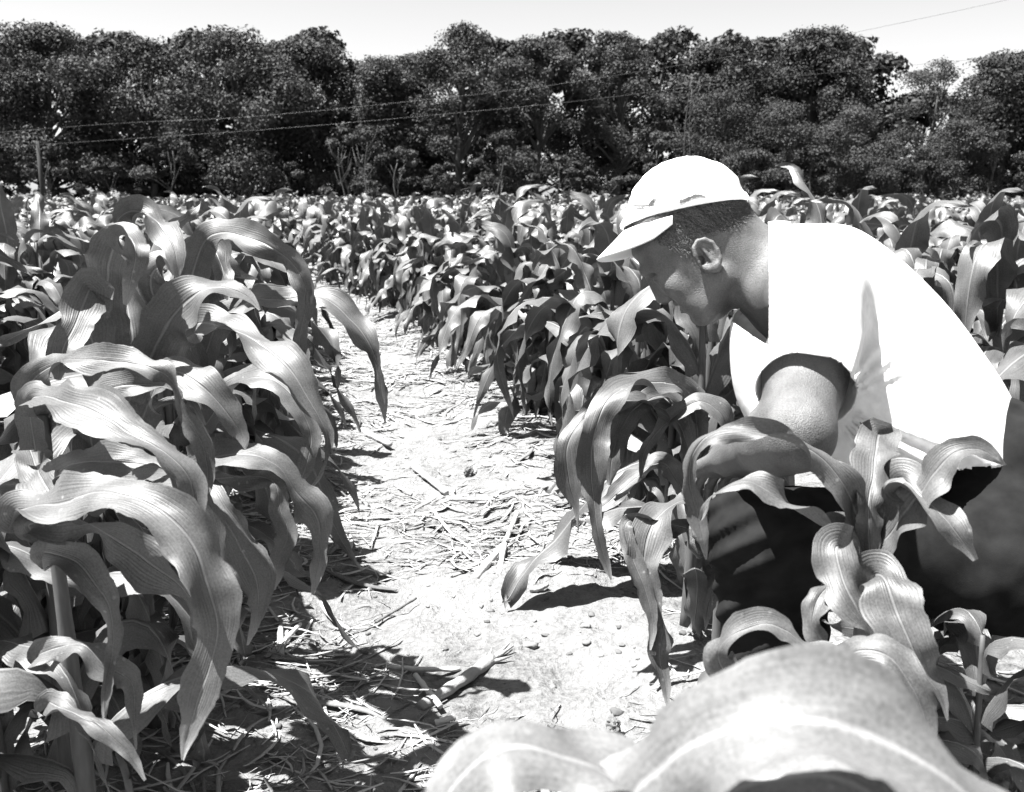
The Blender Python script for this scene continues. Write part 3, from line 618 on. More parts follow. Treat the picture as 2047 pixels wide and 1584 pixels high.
hero_plant(1560, 1.12, 1560, 1420, .014, [
    [(1565, 1480, 1.12, 40, 0), (1500, 1400, 1.08, 56, 30), (1440, 1330, 1.05, 60, 20), (1450, 1285, 1.03, 60, 45), (1520, 1250, 1.02, 62, 55), (1570, 1262, 1.02, 60, 30), (1610, 1290, 1.02, 44, 50), (1660, 1300, 1.02, 30, 40), (1700, 1330, 1.02, 4, 0)],
    [(1565, 1480, 1.12, 40, 0), (1640, 1380, 1.06, 70, 40), (1700, 1310, 1.02, 84, 45), (1770, 1310, 1.0, 84, 45), (1820, 1370, 0.99, 70, 20), (1850, 1440, .99, 50, 0), (1860, 1510, .99, 4, 0)],
    [(1560, 1500, 1.12, 40, 0), (1620, 1450, 1.06, 60, 40), (1700, 1420, 1.02, 80, 50), (1790, 1440, 1.0, 70, 50), (1860, 1500, .99, 30, 30), (1900, 1560, .99, 4, 0)],
    ], 'low corn plant at the man\'s feet with a pale leaf looping over its neighbours', seed=8)
# the blurred plant right under the lens
hero_plant(1700, 0.62, 1650, 1760, .014, [
    {'p': [(1650, 1900, .62, 120, 10), (1320, 1760, .54, 220, 40), (1255, 1640, .50, 235, 40), (1335, 1525, .47, 240, 42), (1450, 1462, .45, 250, 46), (1590, 1440, .44, 250, 50), (1730, 1462, .44, 250, 48), (1870, 1540, .44, 240, 42), (1980, 1640, .44, 200, 40), (2040, 1700, .45, 120, 20), (2080, 1840, .46, 20, 0)], 'ruf': .012, 'fold': .16, 'ncol': 17},
    {'p': [(1650, 1900, .62, 100, 10), (1420, 1780, .56, 160, 50), (1270, 1600, .52, 200, 50), (1130, 1520, .50, 210, 50), (1010, 1500, .49, 190, 50), (920, 1560, .49, 130, 45), (850, 1660, .5, 20, 0)], 'ruf': .008, 'fold': .05, 'ncol': 13},
    {'p': [(1650, 1900, .62, 100, 10), (1450, 1750, .55, 220, 20), (1430, 1620, .50, 250, 30), (1540, 1560, .48, 250, 40), (1680, 1560, .47, 250, 45), (1800, 1640, .47, 180, 30), (1880, 1760, .47, 30, 20)], 'ruf': .010, 'fold': .15, 'ncol': 13},
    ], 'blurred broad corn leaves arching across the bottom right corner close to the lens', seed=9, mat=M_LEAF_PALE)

# ------------------------------------------------------------------ the man (signed distance sculpting)
def surface_nets(D, o, h):
    """D (nx,ny,nz) signed distance samples; returns verts, quads"""
    s = D < 0; nx, ny, nz = D.shape
    cnt = np.zeros((nx - 1, ny - 1, nz - 1), np.int8)
    for a in (0, 1):
        for b in (0, 1):
            for c in (0, 1): cnt += s[a:nx - 1 + a, b:ny - 1 + b, c:nz - 1 + c]
    act = np.argwhere((cnt > 0) & (cnt < 8)); idx = -np.ones(cnt.shape, np.int32); idx[tuple(act.T)] = np.arange(len(act))
    acc = np.zeros((len(act), 3)); num = np.zeros(len(act))
    cr = [(a, b, c) for a in (0, 1) for b in (0, 1) for c in (0, 1)]
    vals = {k: D[act[:, 0] + k[0], act[:, 1] + k[1], act[:, 2] + k[2]] for k in cr}
    for p in cr:
        for ax in range(3):
            if p[ax]: continue
            q = list(p); q[ax] = 1; q = tuple(q); va, vb = vals[p], vals[q]; m = (va < 0) != (vb < 0)
            tt = np.where(m, va / np.where(va == vb, 1, va - vb), 0); pos = np.array(p, float)[None].repeat(len(act), 0); pos[:, ax] += tt
            acc += pos * m[:, None]; num += m
    V = (act + acc / num[:, None]) * h + o; Q = []
    for ax in range(3):
        sl0 = [slice(None)] * 3; sl1 = [slice(None)] * 3; sl0[ax] = slice(0, -1); sl1[ax] = slice(1, None)
        e = s[tuple(sl0)] != s[tuple(sl1)]; E = np.argwhere(e); b, c = [(1, 2), (2, 0), (0, 1)][ax]
        E = E[(E[:, b] > 0) & (E[:, c] > 0) & (E[:, b] < D.shape[b] - 1) & (E[:, c] < D.shape[c] - 1)]
        def ii(db, dc):
            K = E.copy(); K[:, b] -= db; K[:, c] -= dc; return idx[K[:, 0], K[:, 1], K[:, 2]]
        q = np.stack([ii(1, 1), ii(0, 1), ii(0, 0), ii(1, 0)], -1); flip = ~s[tuple(E.T)]
        q[flip] = q[flip][:, ::-1]; Q.append(q)
    Q = np.vstack(Q); return V, Q[(Q >= 0).all(1)]
class Field:
    def __init__(s, lo, hi, h):
        s.h = h; s.o = np.array(lo, float); s.n = np.ceil((np.array(hi) - s.o) / h).astype(int) + 1
        s.D = np.full(s.n, 0.06, np.float32)
    def box(s, lo, hi, pad):
        a = np.clip(np.floor((np.minimum(lo, hi) - pad - s.o) / s.h).astype(int), 0, s.n - 1); b = np.clip(np.ceil((np.maximum(lo, hi) + pad - s.o) / s.h).astype(int) + 1, 1, s.n)
        sl = tuple(slice(a[i], b[i]) for i in range(3))
        g = np.meshgrid(*[s.o[i] + s.h * np.arange(a[i], b[i]) for i in range(3)], indexing='ij'); return sl, g
    def merge(s, sl, d, k, sub=False):
        c = s.D[sl]
        if sub: d = -d; hh = np.clip(0.5 - 0.5 * (c - d) / k, 0, 1); s.D[sl] = c * (1 - hh) + d * hh + k * hh * (1 - hh)
        else: hh = np.clip(0.5 + 0.5 * (c - d) / k, 0, 1); s.D[sl] = c * (1 - hh) + d * hh - k * hh * (1 - hh)
    def cone(s, a, b, ra, rb, k=0.012, sub=False):
        a, b = np.array(a), np.array(b); sl, g = s.box(a, b, max(ra, rb) + k + .02)
        ab = b - a; L2 = (ab ** 2).sum(); px, py, pz = [g[i] - a[i] for i in range(3)]
        t = np.clip((px * ab[0] + py * ab[1] + pz * ab[2]) / L2, 0, 1)
        d = np.sqrt((px - t * ab[0]) ** 2 + (py - t * ab[1]) ** 2 + (pz - t * ab[2]) ** 2) - (ra + (rb - ra) * t); s.merge(sl, d, k, sub)
    def ell(s, c, axes, r, k=0.008, sub=False):
        """ellipsoid; axes = 3x3 rows of unit vectors"""
        c = np.array(c); m = max(r); sl, g = s.box(c, c, m + k + .01); q = [g[i] - c[i] for i in range(3)]
        l = [sum(axes[j][i] * q[i] for i in range(3)) / r[j] for j in range(3)]; rr = np.sqrt(l[0] ** 2 + l[1] ** 2 + l[2] ** 2) + 1e-9
        d = (rr - 1) * min(r) * (0.5 + 0.5 * np.clip(rr, 0, 1)); s.merge(sl, d, k, sub)
    def mesh(s):
        return surface_nets(s.D, s.o, s.h)
CAX = [RIGHT, -UP, FWD]           # camera aligned axes (u right, v down, w away)
def rot2(deg):                    # u,v axes turned by deg in the image plane
    c, s_ = math.cos(R_(deg)), math.sin(R_(deg)); return [RIGHT * c - UP * s_, -RIGHT * s_ - UP * c, FWD]
def project(g):
    x, y, z = g[0], g[1], g[2] - HC
    Z = y * FWD[1] + z * FWD[2]; u = CX + F_PX * x / Z; v = CY - F_PX * (y * UP[1] + z * UP[2]) / Z
    return u, v, Z
def poly_sdf(poly, u0, v0, u1, v1, step=2.0):
    U, V = np.meshgrid(np.arange(u0, u1, step), np.arange(v0, v1, step), indexing='ij'); P = np.array(poly, float); Q = np.roll(P, -1, 0)
    d = np.full(U.shape, 1e9); ins = np.zeros(U.shape, bool)
    for (ax, ay), (bx, by) in zip(P, Q):
        ex, ey = bx - ax, by - ay; wx, wy = U - ax, V - ay; t = np.clip((wx * ex + wy * ey) / (ex * ex + ey * ey), 0, 1)
        d = np.minimum(d, (wx - ex * t) ** 2 + (wy - ey * t) ** 2)
        c = ((ay > V) != (by > V)) & (U < (bx - ax) * (V - ay) / (by - ay + 1e-12) + ax); ins ^= c
    d = np.sqrt(d); return np.where(ins, -d, d), (u0, v0, step)
def sample2(S, u, v):
    A, (u0, v0, st) = S; fu = np.clip((u - u0) / st, 0, A.shape[0] - 1.001); fv = np.clip((v - v0) / st, 0, A.shape[1] - 1.001)
    i, j = fu.astype(int), fv.astype(int); a, b = fu - i, fv - j
    return A[i, j] * (1 - a) * (1 - b) + A[i + 1, j] * a * (1 - b) + A[i, j + 1] * (1 - a) * b + A[i + 1, j + 1] * a * b
def smooth_poly(P, n=4):
    P = np.array(P, float); out = []
    for i in range(len(P)):
        p0, p1, p2, p3 = P[i - 1], P[i], P[(i + 1) % len(P)], P[(i + 2) % len(P)]
        for t in np.linspace(0, 1, n, endpoint=False):
            out.append(.5 * (2 * p1 + (p2 - p0) * t + (2 * p0 - 5 * p1 + 4 * p2 - p3) * t * t + (3 * p1 - p0 - 3 * p2 + p3) * t ** 3))
    return out
def inflate(fld, poly, Zc, Wfun, R, p=2.2, k=0.01, pad=0.02, halfdepth=0.25, cut=None, kc=.03):
    """closed outline traced at distance Zc, given real lateral depth: half width W(u,v) px, rounded over R px"""
    PP = np.array(poly); lo2, hi2 = PP.min(0) - 20, PP.max(0) + 20; S = poly_sdf(poly, lo2[0] - 30, lo2[1] - 30, hi2[0] + 60, hi2[1] + 60)
    cs = [at(a, b, z) for a in (lo2[0], hi2[0]) for b in (lo2[1], hi2[1]) for z in (Zc - halfdepth, Zc + halfdepth)]
    sl, g = fld.box(np.min(cs, 0), np.max(cs, 0), 0.0)
    u, v, Z = project(g); d2 = sample2(S, u, v); s0 = Zc / F_PX; wz = (Z - Zc) / s0
    W = Wfun(u, v); ins = np.clip(-d2 / R, 0, 1); prof = (1 - (1 - ins) ** p) ** (1 / p)
    # blend between outline distance and depth distance
    d = np.maximum(d2, np.abs(wz) - W * prof) * s0
    q = np.clip(1 + d2 / R, 0, None); rr = (q ** p + (np.abs(wz) / np.maximum(W, 1)) ** p) ** (1 / p)
    d = (rr - 1) * np.minimum(R, W) * s0 * 0.8
    d = np.where((np.abs(wz) < W * 1.6), d, np.maximum(d, (np.abs(wz) - W) * s0))
    if cut is not None:
        C2 = poly_sdf(cut, lo2[0] - 30, lo2[1] - 30, hi2[0] + 60, hi2[1] + 60); dc = sample2(C2, u, v) * s0; hh = np.clip(.5 + .5 * (d - dc) / kc, 0, 1); d = dc * (1 - hh) + d * hh + kc * hh * (1 - hh)
    fld.merge(sl, d.astype(np.float32), k)

ZH = 1.65
ZS = 1.63
FUL = lambda w_: (lambda u, v: np.full(np.shape(u), float(w_)))
head_poly = smooth_poly([(1262, 500), (1265, 513), (1276, 524), (1282, 540), (1291, 551), (1303, 560), (1312, 574), (1322, 588), (1334, 598), (1347, 601), (1354, 607), (1362, 611), (1361, 614), (1367, 620), (1371, 626), (1382, 629),
    (1387, 638), (1395, 646), (1408, 650), (1424, 645), (1440, 638), (1453, 631), (1463, 620), (1475, 614), (1492, 620), (1512, 632), (1535, 660), (1560, 690), (1620, 690), (1640, 560), (1620, 490), (1560, 462), (1530, 447),
    (1516, 434), (1503, 420), (1492, 405), (1480, 375), (1450, 345), (1405, 330), (1360, 330), (1318, 345), (1285, 375), (1268, 415), (1261, 460)], 3)
def headW(u, v):
    t = np.clip(((u - 1320) * 0.45 + (v - 420) * 0.89) / 240, 0, 1)
    return 92 - 30 * t + 12 * np.clip((u - 1480) / 100, 0, 1)
fb = Field((0.16, 1.18, 0.28), (1.05, 2.02, 1.10), 0.0027)
inflate(fb, head_poly, ZH, headW, 88, 2.3, k=0.004)
def hp(u, v, w_=0.0): return at(u, v, ZH + w_ * ZH / F_PX)
def m_(px): return px * ZH / F_PX
# nose, brow, lids, cheek, lips
fb.cone(hp(1298, 556), hp(1323, 594), m_(7), m_(13), k=m_(8))
fb.ell(hp(1322, 596), CAX, [m_(9.5), m_(9.5), m_(12)], k=m_(5))
for s_ in (-1, 1):
    fb.ell(hp(1332, 597, s_ * 12), rot2(35), [m_(11), m_(8), m_(8)], k=m_(4))
    fb.ell(hp(1341, 603, s_ * 8), rot2(20), [m_(5.0), m_(2.5), m_(3.5)], k=m_(2), sub=True)
    fb.cone(hp(1288, 543, s_ * 12), hp(1313, 532, s_ * 52), m_(9), m_(8), k=m_(10))
    fb.ell(hp(1312, 556, s_ * 34), rot2(-20), [m_(20), m_(10), m_(14)], k=m_(10), sub=True)
    fb.ell(hp(1320, 556, s_ * 38), rot2(-25), [m_(15), m_(11), m_(15)], k=m_(3))
    fb.cone(hp(1308, 558, s_ * 46), hp(1332, 551, s_ * 56), m_(1.8), m_(1.8), k=m_(1.6), sub=True)
    fb.ell(hp(1352, 575, s_ * 55), rot2(30), [m_(30), m_(20), m_(16)], k=m_(16))
    fb.ell(hp(1385, 610, s_ * 48), rot2(30), [m_(26), m_(18), m_(16)], k=m_(18))
    fb.cone(hp(1338, 590, s_ * 26), hp(1366, 604, s_ * 34), m_(2.4), m_(1.5), k=m_(5), sub=True)
fb.cone(hp(1352, 606, -16), hp(1352, 606, 16), m_(6), m_(6), k=m_(5))
fb.cone(hp(1365, 619, -15), hp(1365, 619, 15), m_(6), m_(6), k=m_(5))
for s_ in (-1, 1): fb.cone(hp(1358, 612.5, 0), hp(1374, 608, s_ * 30), m_(1.9), m_(1.6), k=m_(2), sub=True)
fb.ell(hp(1398, 632, 0), rot2(35), [m_(16), m_(16), m_(26)], k=m_(12))
for s_ in (-1, 1):                                   # jaw and neck muscle
    fb.cone(hp(1440, 560, s_ * 62), hp(1408, 628, s_ * 34), m_(16), m_(14), k=m_(24))
    fb.cone(hp(1448, 545, s_ * 56), hp(1540, 640, s_ * 30), m_(16), m_(18), k=m_(18))
    # ear
    e = rot2(-28); ew = s_ * 88
    fb.ell(hp(1413, 512, ew), e, [m_(25), m_(36), m_(8)], k=m_(4))
    fb.ell(hp(1409, 514, ew + s_ * 9), e, [m_(15), m_(25), m_(9)], k=m_(2.5), sub=True)
    fb.ell(hp(1402, 520, ew + s_ * 2), e, [m_(7), m_(10), m_(14)], k=m_(3), sub=True)
    rim = [(1391, 512), (1387, 496), (1394, 483), (1408, 479), (1423, 485), (1434, 500), (1440, 516), (1438, 528)]
    for a_, b_ in zip(rim[:-1], rim[1:]): fb.cone(hp(*a_, ew + s_ * 7), hp(*b_, ew + s_ * 7), m_(4.6), m_(4.6), k=m_(2.5))
    fb.cone(hp(1402, 494, ew + s_ * 5), hp(1422, 520, ew + s_ * 5), m_(3), m_(3.5), k=m_(3))
    fb.cone(hp(1398, 526, ew + s_ * 5), hp(1392, 516, ew + s_ * 5), m_(4), m_(3), k=m_(3))
    fb.ell(hp(1431, 534, ew + s_ * 4), e, [m_(9), m_(11), m_(7)], k=m_(4))
# torso under the shirt
sh_n, el_n, wr_n = at(1625, 600, 1.49), at(1592, 868, 1.28), at(1466, 912, 1.47)
sh_f, el_f, wr_f = at(1610, 600, 1.84), at(1560, 850, 1.86), at(1470, 960, 1.74)
fb.cone(at(1590, 580, ZS), at(1740, 690, ZS), .085, .10, k=.03)
fb.cone(at(1600, 590, 1.53), at(1600, 590, 1.74), .055, .055, k=.04)
fb.cone(at(1740, 690, ZS), at(1920, 930, ZS), .10, .10, k=.04)
# arms
def arm(sh, el, wr, hand_dir, curl, near):
    fb.cone(sh, el, .060, .050, k=.02)
    mid = np.array(el) * .55 + np.array(sh) * .45; fb.ell(mid + (FWD * -.006), CAX, [.054, .075, .056], k=.03)
    fb.cone(el, wr, .047, .033, k=.018)
    fb.ell(np.array(el) * .72 + np.array(wr) * .28, CAX, [.05, .044, .046], k=.03)
    # hand: palm, four fingers, thumb
    h = np.array(hand_dir, float); h /= np.linalg.norm(h); cz = np.array(curl, float); cz -= (cz * h).sum() * h; cz /= np.linalg.norm(cz); sd = np.cross(h, cz)
    palm = wr + h * .045
    fb.cone(wr, wr + h * .02, .027, .026, k=.012)
    for j in (-1.5, -.5, .5, 1.5): fb.cone(wr + h * .015 + sd * j * .011, wr + h * .085 + sd * j * .0195, .014, .0125, k=.010)
    for j, L in zip((-1.5, -.5, .5, 1.5), (.072, .084, .078, .060)):
        p = wr + h * .088 + sd * j * .0205; a = 0.35
        for seg, fr in enumerate((.45, .32, .23)):
            dd = h * math.cos(a) + cz * math.sin(a); q = p + dd * L * fr; fb.cone(p, q, .0090 - .0008 * seg, .0084 - .0008 * seg, k=.003); p = q; a += .55
    p = wr + h * .03 + sd * -.022; d1 = h * .6 - sd * .55 + cz * .55; d1 /= np.linalg.norm(d1); q = p + d1 * .042; fb.cone(p, q, .0125, .0105, k=.008)
    d2 = h * .75 - sd * .1 + cz * .65; d2 /= np.linalg.norm(d2); fb.cone(q, q + d2 * .032, .0102, .0085, k=.004)
arm(sh_n, el_n, wr_n, (-0.18, 0.80, -0.5), (0, -.5, -1), True)
arm(sh_f, el_f, wr_f, (-0.7, -0.2, -0.6), (0, -.5, -1), False)
M_SKIN_BASE = 0.30
def skin_mat():
    m, t, o = new_mat('skin'); tc = t.nodes.new('ShaderNodeTexCoord')
    n1 = N(t, 'ShaderNodeTexNoise', Scale=18.0, Detail=5.0); n2 = N(t, 'ShaderNodeTexNoise', Scale=420.0, Detail=4.0, Roughness=0.75); n3 = N(t, 'ShaderNodeTexVoronoi', Scale=520.0)
    for n in (n1, n2, n3): t.links.new(tc.outputs['Object'], n.inputs['Vector'])
    s = math_n(t, 'ADD', math_n(t, 'MULTIPLY', n1.outputs[0], .5), math_n(t, 'MULTIPLY', n2.outputs[0], .5))
    c = ramp(t, s, [(0.34, .038), (0.66, .145)])
    p = N(t, 'ShaderNodeBsdfPrincipled', Roughness=0.5); p.inputs['Specular IOR Level'].default_value = .4; p.inputs['Subsurface Weight'].default_value = .15; p.inputs['Subsurface Scale'].default_value = .006
    p.inputs['Subsurface Radius'].default_value = (1, 1, 1)
    t.links.new(c, p.inputs['Base Color']); b = N(t, 'ShaderNodeBump', Strength=.8, Distance=.0011)
    t.links.new(math_n(t, 'ADD', n2.outputs[0], math_n(t, 'MULTIPLY', n3.outputs['Distance'], .6)), b.inputs['Height']); t.links.new(b.outputs[0], p.inputs['Normal'])
    t.links.new(p.outputs[0], o.inputs[0]); return m
M_SKIN = skin_mat()
def cloth(name, base, rough=.85, bump=.25, scale=60, trans=0.0, rng_=0.12):
    m, t, o = new_mat(name); tc = t.nodes.new('ShaderNodeTexCoord'); n1 = N(t, 'ShaderNodeTexNoise', Scale=float(scale), Detail=5.0); n2 = N(t, 'ShaderNodeTexNoise', Scale=700.0, Detail=2.0)
    for n in (n1, n2): t.links.new(tc.outputs['Object'], n.inputs['Vector'])
    c = ramp(t, n1.outputs[0], [(0.3, base * (1 - rng_)), (0.7, base * (1 + rng_ * .6))])
    p = N(t, 'ShaderNodeBsdfPrincipled', Roughness=rough); p.inputs['Specular IOR Level'].default_value = .15 if base > .1 else .03; t.links.new(c, p.inputs['Base Color'])
    b = N(t, 'ShaderNodeBump', Strength=bump, Distance=.002); t.links.new(math_n(t, 'ADD', n1.outputs[0], math_n(t, 'MULTIPLY', n2.outputs[0], .3)), b.inputs['Height']); t.links.new(b.outputs[0], p.inputs['Normal'])
    if trans:
        tr = N(t, 'ShaderNodeBsdfTranslucent'); t.links.new(c, tr.inputs[0]); mx = N(t, 'ShaderNodeMixShader', Fac=trans); t.links.new(p.outputs[0], mx.inputs[1]); t.links.new(tr.outputs[0], mx.inputs[2]); t.links.new(mx.outputs[0], o.inputs[0])
    else: t.links.new(p.outputs[0], o.inputs[0])
    return m
M_SHIRT = cloth('white_shirt', .80, trans=.22); M_TROUSER = cloth('dark_trousers', .014, bump=.5, scale=25, rng_=.4)
M_DARK = simple_mat('boot_leather', .05, .6, 40)
feet = at(1530, 1100, 1.55)
PERSON0 = np.array([0.62, 1.62, 0.0]); PERSON0[2] = gz(PERSON0[0], PERSON0[1])
man = thing('person', tuple(PERSON0), 'man in white cap and white short-sleeved shirt crouching among the corn, head bowed', 'person')
def clean(V, Q, it=2, lam=.5):
    """laplacian smoothing"""
    n = len(V)
    e = np.vstack([Q[:, [0, 1]], Q[:, [1, 2]], Q[:, [2, 3]], Q[:, [3, 0]]]); e = np.vstack([e, e[:, ::-1]])
    deg = np.bincount(e[:, 0], minlength=n).astype(float)
    for _ in range(it):
        A = np.stack([np.bincount(e[:, 0], V[e[:, 1], i], n) for i in range(3)], -1) / np.maximum(deg, 1)[:, None]; V = V + lam * (A - V)
    return V
V, Q = fb.mesh(); V = clean(V, Q, 1, .35)
obj('body', mesh_np('body', V - PERSON0, Q, [M_SKIN]), man)
BV, BQ = V, Q

# ---- hair: short cropped sides, as many fine strands on the head below the cap
u, v, Z = project([BV[:, 0], BV[:, 1], BV[:, 2]])
hair_poly = [(1318, 452), (1300, 478), (1318, 492), (1345, 505), (1366, 516), (1379, 508), (1384, 490), (1396, 474), (1415, 474), (1440, 468), (1470, 462), (1500, 440), (1512, 432), (1500, 405), (1480, 350), (1400, 325), (1320, 340), (1290, 400)]
HS = poly_sdf(hair_poly, 1230, 300, 1600, 600); hd = sample2(HS, u, v)
near = (Z < 1.85) & (Z > 1.45)
nrm = np.zeros_like(BV); fn = np.cross(BV[BQ[:, 2]] - BV[BQ[:, 0]], BV[BQ[:, 3]] - BV[BQ[:, 1]])
for j in range(4): 
    for i in range(3): nrm[:, i] += np.bincount(BQ[:, j], fn[:, i], len(BV))
nrm /= np.linalg.norm(nrm, axis=1)[:, None] + 1e-12
prob = np.clip(-hd / 12, 0, 1) * near * (v > 380) * (u < 1540)
sel = np.concatenate([np.where(rng.random(len(BV)) < prob * .9)[0] for _ in range(3)])
a = Acc()
if len(sel):
    P = BV[sel]; nn_ = nrm[sel]; down = (RIGHT * .55 - UP * .6); tdir = down - (down * nn_).sum(1)[:, None] * nn_ + rng.normal(0, .35, (len(sel), 3)); tdir /= np.linalg.norm(tdir, axis=1)[:, None]
    L = rng.uniform(.003, .006, len(sel))[:, None]; sidev = np.cross(nn_, tdir); wd = .0005
    tip = P + tdir * L + nn_ * .0022; P = P - nn_ * .0006
    Vh = np.stack([P - sidev * wd, P + sidev * wd, tip + sidev * wd * .3, tip - sidev * wd * .3], 1).reshape(-1, 3); Fh = np.arange(len(Vh)).reshape(-1, 4)
    a.add(Vh - PERSON0, Fh, tone=rng.random(len(sel)).repeat(4))
    M_HAIR = tone_mat('hair', .006, .10, .6, spec=.3); hair = obj('hair', a.mesh('hair', [M_HAIR], smooth=False), man)
# eyelashes and eyebrow
def curve_part(name, pts, rad, mat, parent, origin=PERSON0):
    P = catmull([hp(*p) for p in pts], 14) - origin; n = len(P); t = np.linspace(0, 1, n); A_ = Acc(); A_.add(*tube(P, rad * np.sin(math.pi * np.clip(t, .08, .92)) + rad * .1, 6), tone=.2)
    return obj(name, A_.mesh(name, [mat]), parent)
curve_part('eyelashes', [(1306, 561, -46), (1316, 560, -53), (1328, 555, -57), (1334, 550, -58)], .0012, M_DARK, man)
curve_part('eyebrow', [(1288, 536, -26), (1299, 528, -46), (1312, 524, -60), (1322, 526, -68)], .0026, M_DARK, man)

# ---- cap
def loft_cap():
    O = hp(1366, 440); e1 = (hp(1493, 406) - hp(1245, 456)); Lb = np.linalg.norm(e1); e1 /= Lb
    e3 = -UP * -1; e3 = UP - (UP * e1).sum() * e1; e3 /= np.linalg.norm(e3); e2 = np.cross(e3, e1)
    def loc(pu, pv): q = hp(pu, pv) - O; return (q * e1).sum(), (q * e3).sum()
    Lf = [loc(*p) for p in [(1245, 456), (1243, 448), (1247, 436), (1252, 428), (1258, 405), (1264, 381), (1274, 366), (1288, 351), (1305, 337), (1324, 326), (1342, 321)]]
    Rt = [loc(*p) for p in [(1493, 410), (1493, 402), (1487, 390), (1482, 383), (1477, 374), (1471, 362), (1463, 350), (1449, 338), (1432, 328), (1414, 321), (1397, 318)]]
    top = max(p[1] for p in [loc(1370, 317), loc(1396, 318)]) + m_(1)
    zs = np.concatenate([np.linspace(loc(1245, 456)[1] - .0, top * .9, 26), top * (1 - .1 * np.linspace(1, 0, 8)[1:] ** 1.7)])
    Lf = sorted(Lf, key=lambda p: p[1]); Rt = sorted(Rt, key=lambda p: p[1]); V = []; n = 72; th = np.linspace(0, 2 * math.pi, n, endpoint=False)
    lz, lx = [p[1] for p in Lf], [p[0] for p in Lf]; rz_, rx = [p[1] for p in Rt], [p[0] for p in Rt]
    zl = max(lz[-1], rz_[-1])
    for z in zs:
        if z < min(lz[-1], rz_[-1]): a_, b_ = np.interp(z, lz, lx), np.interp(z, rz_, rx)
        else:
            zb = min(lz[-1], rz_[-1]); a0, b0 = np.interp(zb, lz, lx), np.interp(zb, rz_, rx); c = (a0 + b0) / 2 + m_(0); f = max(0, 1 - ((z - zb) / (top - zb)) ** 2) ** .5; a_, b_ = c + (a0 - c) * f, c + (b0 - c) * f
        hw = m_(100) * max(0.001, 1 - (max(z, 0) / top) ** 2.6) ** .5; cxm = (a_ + b_) / 2; rx_ = (b_ - a_) / 2
        wr_ = 1 + .006 * np.sin(th * 7 + z * 90) * (z > m_(18))
        V.append(O + e3 * z + (cxm + rx_ * np.cos(th) * wr_)[:, None] * e1 + (hw * np.sin(th) * wr_)[:, None] * e2)
    V = np.array(V); return V, O, e1, e2, e3
CV, CO, E1, E2, E3 = loft_cap(); nr, nc_ = CV.shape[:2]
nzv = CV - (CO + E3 * .02); CV2 = CV + (nzv / np.linalg.norm(nzv, axis=2)[..., None]) * (.0014 * vnoise(CV[..., 0] * 45, CV[..., 1] * 45, CV[..., 2] * 45, 3) + .0012 * vnoise(CV[..., 0] * 140, CV[..., 1] * 50, CV[..., 2] * 140, 4))[..., None]
def cap_mat():
    m, t, o = new_mat('cap_cloth'); tc = t.nodes.new('ShaderNodeTexCoord'); n1 = N(t, 'ShaderNodeTexNoise', Scale=30.0, Detail=4.0); t.links.new(tc.outputs['Object'], n1.inputs['Vector'])
    p = N(t, 'ShaderNodeBsdfPrincipled', Roughness=.9); p.inputs['Specular IOR Level'].default_value = .1; p.inputs['Base Color'].default_value = grey(.85)
    b = N(t, 'ShaderNodeBump', Strength=.3, Distance=.002); t.links.new(n1.outputs[0], b.inputs['Height']); t.links.new(b.outputs[0], p.inputs['Normal']); t.links.new(p.outputs[0], o.inputs[0]); return m
M_CAP = cap_mat(); M_CAP_MARK = simple_mat('grey_cap_mark', .10, .9, 60, .3)
cap_me = mesh_np('cap', CV2.reshape(-1, 3) - CO, grid_faces(nr, nc_, wrap=True), [M_CAP])
cap = obj('cap', cap_me, man); cap.location = CO - PERSON0
md = cap.modifiers.new('thick', 'SOLIDIFY'); md.thickness = .0025; md.offset = -1
# band folded round the bottom, a few mm proud
bandV = []
for i, z in enumerate(np.linspace(0, 1, 7)):
    zz = m_(3) + z * m_(22); k = 0
    hgt = [((r_[0] - CO) * E3).sum() for r_ in CV]; j = np.interp(zz, hgt, np.arange(nr)); j0 = int(j); f = j - j0; ring = CV[j0] * (1 - f) + CV[min(j0 + 1, nr - 1)] * f
    ctr = ring.mean(0); offb = .0022 + .0012 * math.sin(math.pi * z); rv = ring - ctr; rv /= np.linalg.norm(rv, axis=1)[:, None]; thb = np.linspace(0, 6.28, nc_)
    bandV.append(ring + rv * offb + E3 * (.0012 * np.sin(thb * 5 + 1) * z)[:, None])
bandV = np.array(bandV); bm_ = mesh_np('cap_band', bandV.reshape(-1, 3) - CO, grid_faces(7, nc_, wrap=True), [M_CAP]); bo = obj('cap_band', bm_, cap); bo.modifiers.new('thick', 'SOLIDIFY').thickness = .0016
# thin grey marks laid over the cap and its band
def cap_mark(pts, seed, rmax):
    A_ = Acc(); P = np.array(pts, float); Q2 = catmull(np.hstack([P, np.zeros((len(P), 1))]), 26)
    hgt_poly = []
    rs = np.random.default_rng(seed); w2 = rmax * np.sin(np.linspace(0.05, 3.09, 26)) ** .7 * (1 + .35 * rs.normal(0, 1, 26)).clip(.3, 1.6)
    rows = []
    from mathutils.bvhtree import BVHTree
    bvh = BVHTree.FromPolygons([Vector(p) for p in CV2.reshape(-1, 3)], [tuple(int(i) for i in f) for f in grid_faces(nr, nc_, wrap=True)])
    for i in range(26):
        r = []
        for s2 in (-1, -.3, .3, 1):
            pu, pv = Q2[i, 0], Q2[i, 1] + s2 * w2[i]; d = Vector(at(pu, pv, 1) - CAM).normalized(); h_, n_, _, _ = bvh.ray_cast(Vector(CAM), d)
            if h_ is None: h_ = Vector(hp(pu, pv, -90)); n_ = Vector(-FWD)
            if n_.dot(d) > 0: n_ = -n_
            r.append(np.array(h_ + n_ * .0044))
        rows.append(r)
    A_.add(np.array(rows).reshape(-1, 3) - CO, grid_faces(26, 4)); return obj('cap_mark', A_.mesh('cap_mark', [M_CAP_MARK]), cap)
